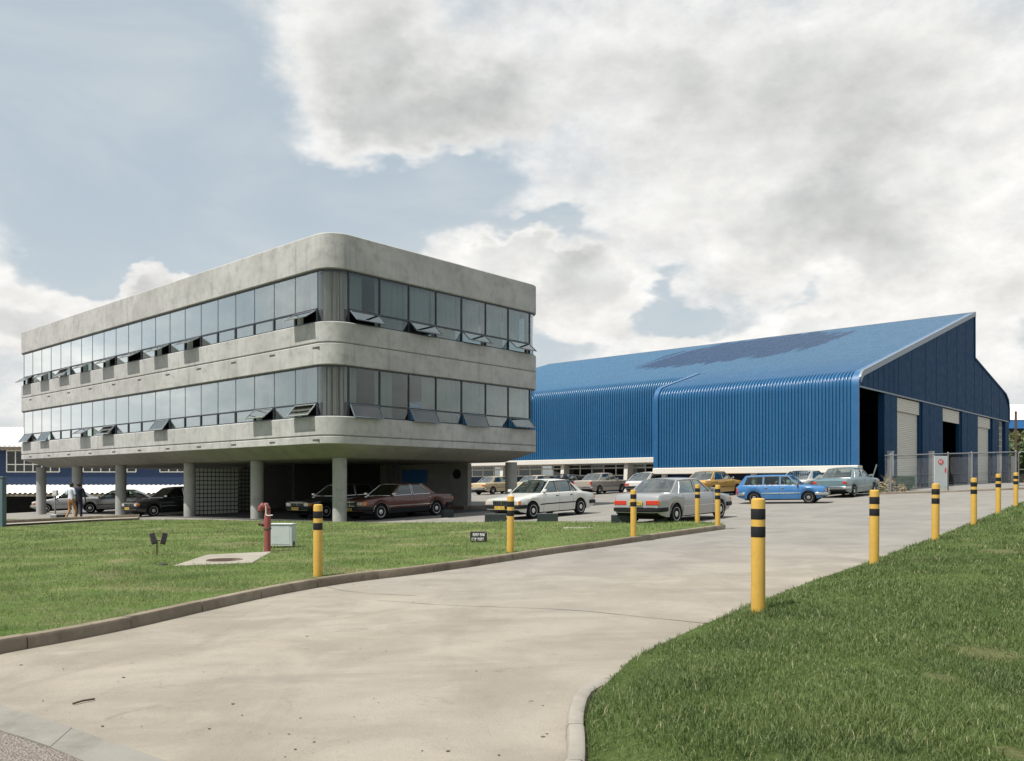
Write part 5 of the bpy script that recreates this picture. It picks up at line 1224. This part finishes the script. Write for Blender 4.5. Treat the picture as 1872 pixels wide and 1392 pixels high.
# ================================================================== PEOPLE
def person(label, p, rz, sk, cols_, seed=1):
    """one continuous figure grown on a skeleton; sk moves hands and feet"""
    V, E, Rd = [], [], []
    def v(co, r, par=None):
        V.append(co); Rd.append(r if isinstance(r, tuple) else (r, r)); 
        if par is not None: E.append((par, len(V)-1))
        return len(V)-1
    pel = v((0, 0, .95), (.155, .115)); wa = v((0, .01, 1.10), (.145, .105), pel); ch = v((0, 0, 1.30), (.175, .115), wa); sh = v((0, -.01, 1.43), (.13, .09), ch)
    nk = v((0, .0, 1.51), (.055, .055), sh); hd = v((0, .015, 1.58), (.075, .085), nk); hd2 = v((0, .02, 1.66), (.082, .10), hd); v((0, .005, 1.74), (.062, .075), hd2)
    v((0, .125, 1.635), (.014, .02), hd2)              # nose
    for s in (1, -1): v((s*.088, 0, 1.65), (.012, .024), hd2)   # ears
    for s in (1, -1):
        so = v((s*.19, -.01, 1.42), (.062, .065), sh); el_, wr_, hn = sk['arm'][s]
        e_ = v(el_, (.045, .045), so); w_ = v(wr_, (.030, .030), e_); h_ = v(hn, (.036, .022), w_)
        d = (Vector(hn)-Vector(wr_)).normalized()
        for k, ln in enumerate((.075, .085, .08, .065)):
            off = Vector((0, (k-1.5)*.018, 0)); f1 = Vector(hn)+d*.04+off; f2 = f1+d*ln*.5; f3 = f2+(d+Vector((-s*.5, 0, 0))).normalized()*ln*.5
            a_ = v(tuple(f1), .0095, h_); b_ = v(tuple(f2), .009, a_); v(tuple(f3), .008, b_)
        t1 = v(tuple(Vector(wr_)+d*.03+Vector((0, .03, 0))), .011, h_); v(tuple(Vector(wr_)+d*.075+Vector((0, .045, 0))), .009, t1)
        hp = v((s*.095, 0, .88), (.095, .095), pel); kn_, an_, to_ = sk['leg'][s]
        k_ = v(kn_, (.066, .068), hp); a_ = v(an_, (.046, .050), k_); he = v((an_[0], an_[1]-.03, an_[2]-.05), (.042, .042), a_); v(to_, (.040, .026), a_)
    me = bpy.data.meshes.new('person'); me.from_pydata(V, E, []); o = bpy.data.objects.new('person', me); COL.objects.link(o)
    m = o.modifiers.new('skin', 'SKIN'); m.use_smooth_shade = True
    for i, r in enumerate(Rd): me.skin_vertices[0].data[i].radius = r
    me.skin_vertices[0].data[0].use_root = True
    sb = o.modifiers.new('sub', 'SUBSURF'); sb.levels = 1; sb.render_levels = 1
    dg = bpy.context.evaluated_depsgraph_get(); bm = bpy.data.meshes.new_from_object(o.evaluated_get(dg)); bpy.data.objects.remove(o)
    for c in cols_: bm.materials.append(c)               # skin, hair, shirt, trousers, shoes
    z_el = {s: Vector(sk['arm'][s][0]) for s in (1, -1)}
    for pl in bm.polygons:
        c = pl.center; mi = 0
        if c.z > 1.50: mi = 1 if (c.z > 1.69 or (c.y < .0 and c.z > 1.56)) else 0
        elif c.z < .105: mi = 4
        elif c.z < .97 and abs(c.x) < .215 and not (abs(c.x) > .19 and c.z > .6): mi = 3
        elif abs(c.x) < .19 or c.z > sk.get('sleeve', 1.15): mi = 2
        pl.material_index = mi
    bm.shade_smooth()
    return tag(put('person', bm, None, p, (0, 0, rz)), label, 'person')
SKIN = basic('dark_skin', (.075, .042, .028), .55); HAIR = basic('black_hair', (.012, .011, .011), .8)
SHIRT = basic('white_shirt', (.52, .56, .64), .9, var=.06); TAN = basic('tan_trousers', (.30, .165, .075), .9, var=.2, vs=9); SHOE = basic('shoe', (.03, .025, .02), .6)
NAVY = basic('navy_cloth', (.012, .016, .035), .9)
q_ = at(130, 38.9)
person('person in white shirt and tan trousers, back turned, walking by the columns', q_+Vector((0, 0, .02)), R(-25), {'sleeve': 1.2,
    'arm': {1: ((.27, .02, 1.15), (.27, .14, .93), (.26, .18, .85)), -1: ((-.27, -.04, 1.15), (-.25, .12, 1.02), (-.22, .18, .98))},
    'leg': {1: ((.11, .16, .50), (.11, .10, .09), (.115, .24, .035)), -1: ((-.11, .02, .49), (-.11, -.20, .10), (-.115, -.07, .035))}}, [SKIN, HAIR, SHIRT, TAN, SHOE])
q_ = at(144, 39.4)
person('person in dark navy clothes beside the one in the white shirt', q_+Vector((0, 0, .02)), R(10), {'sleeve': 1.0,
    'arm': {1: ((.27, .0, 1.15), (.27, .05, .90), (.27, .07, .82)), -1: ((-.27, .0, 1.15), (-.26, -.08, .92), (-.26, -.10, .84))},
    'leg': {1: ((.10, .03, .49), (.10, .0, .09), (.11, .13, .035)), -1: ((-.10, .05, .49), (-.10, -.06, .09), (-.11, .07, .035))}}, [SKIN, HAIR, NAVY, NAVY, SHOE])
bpy.context.view_layer.update()
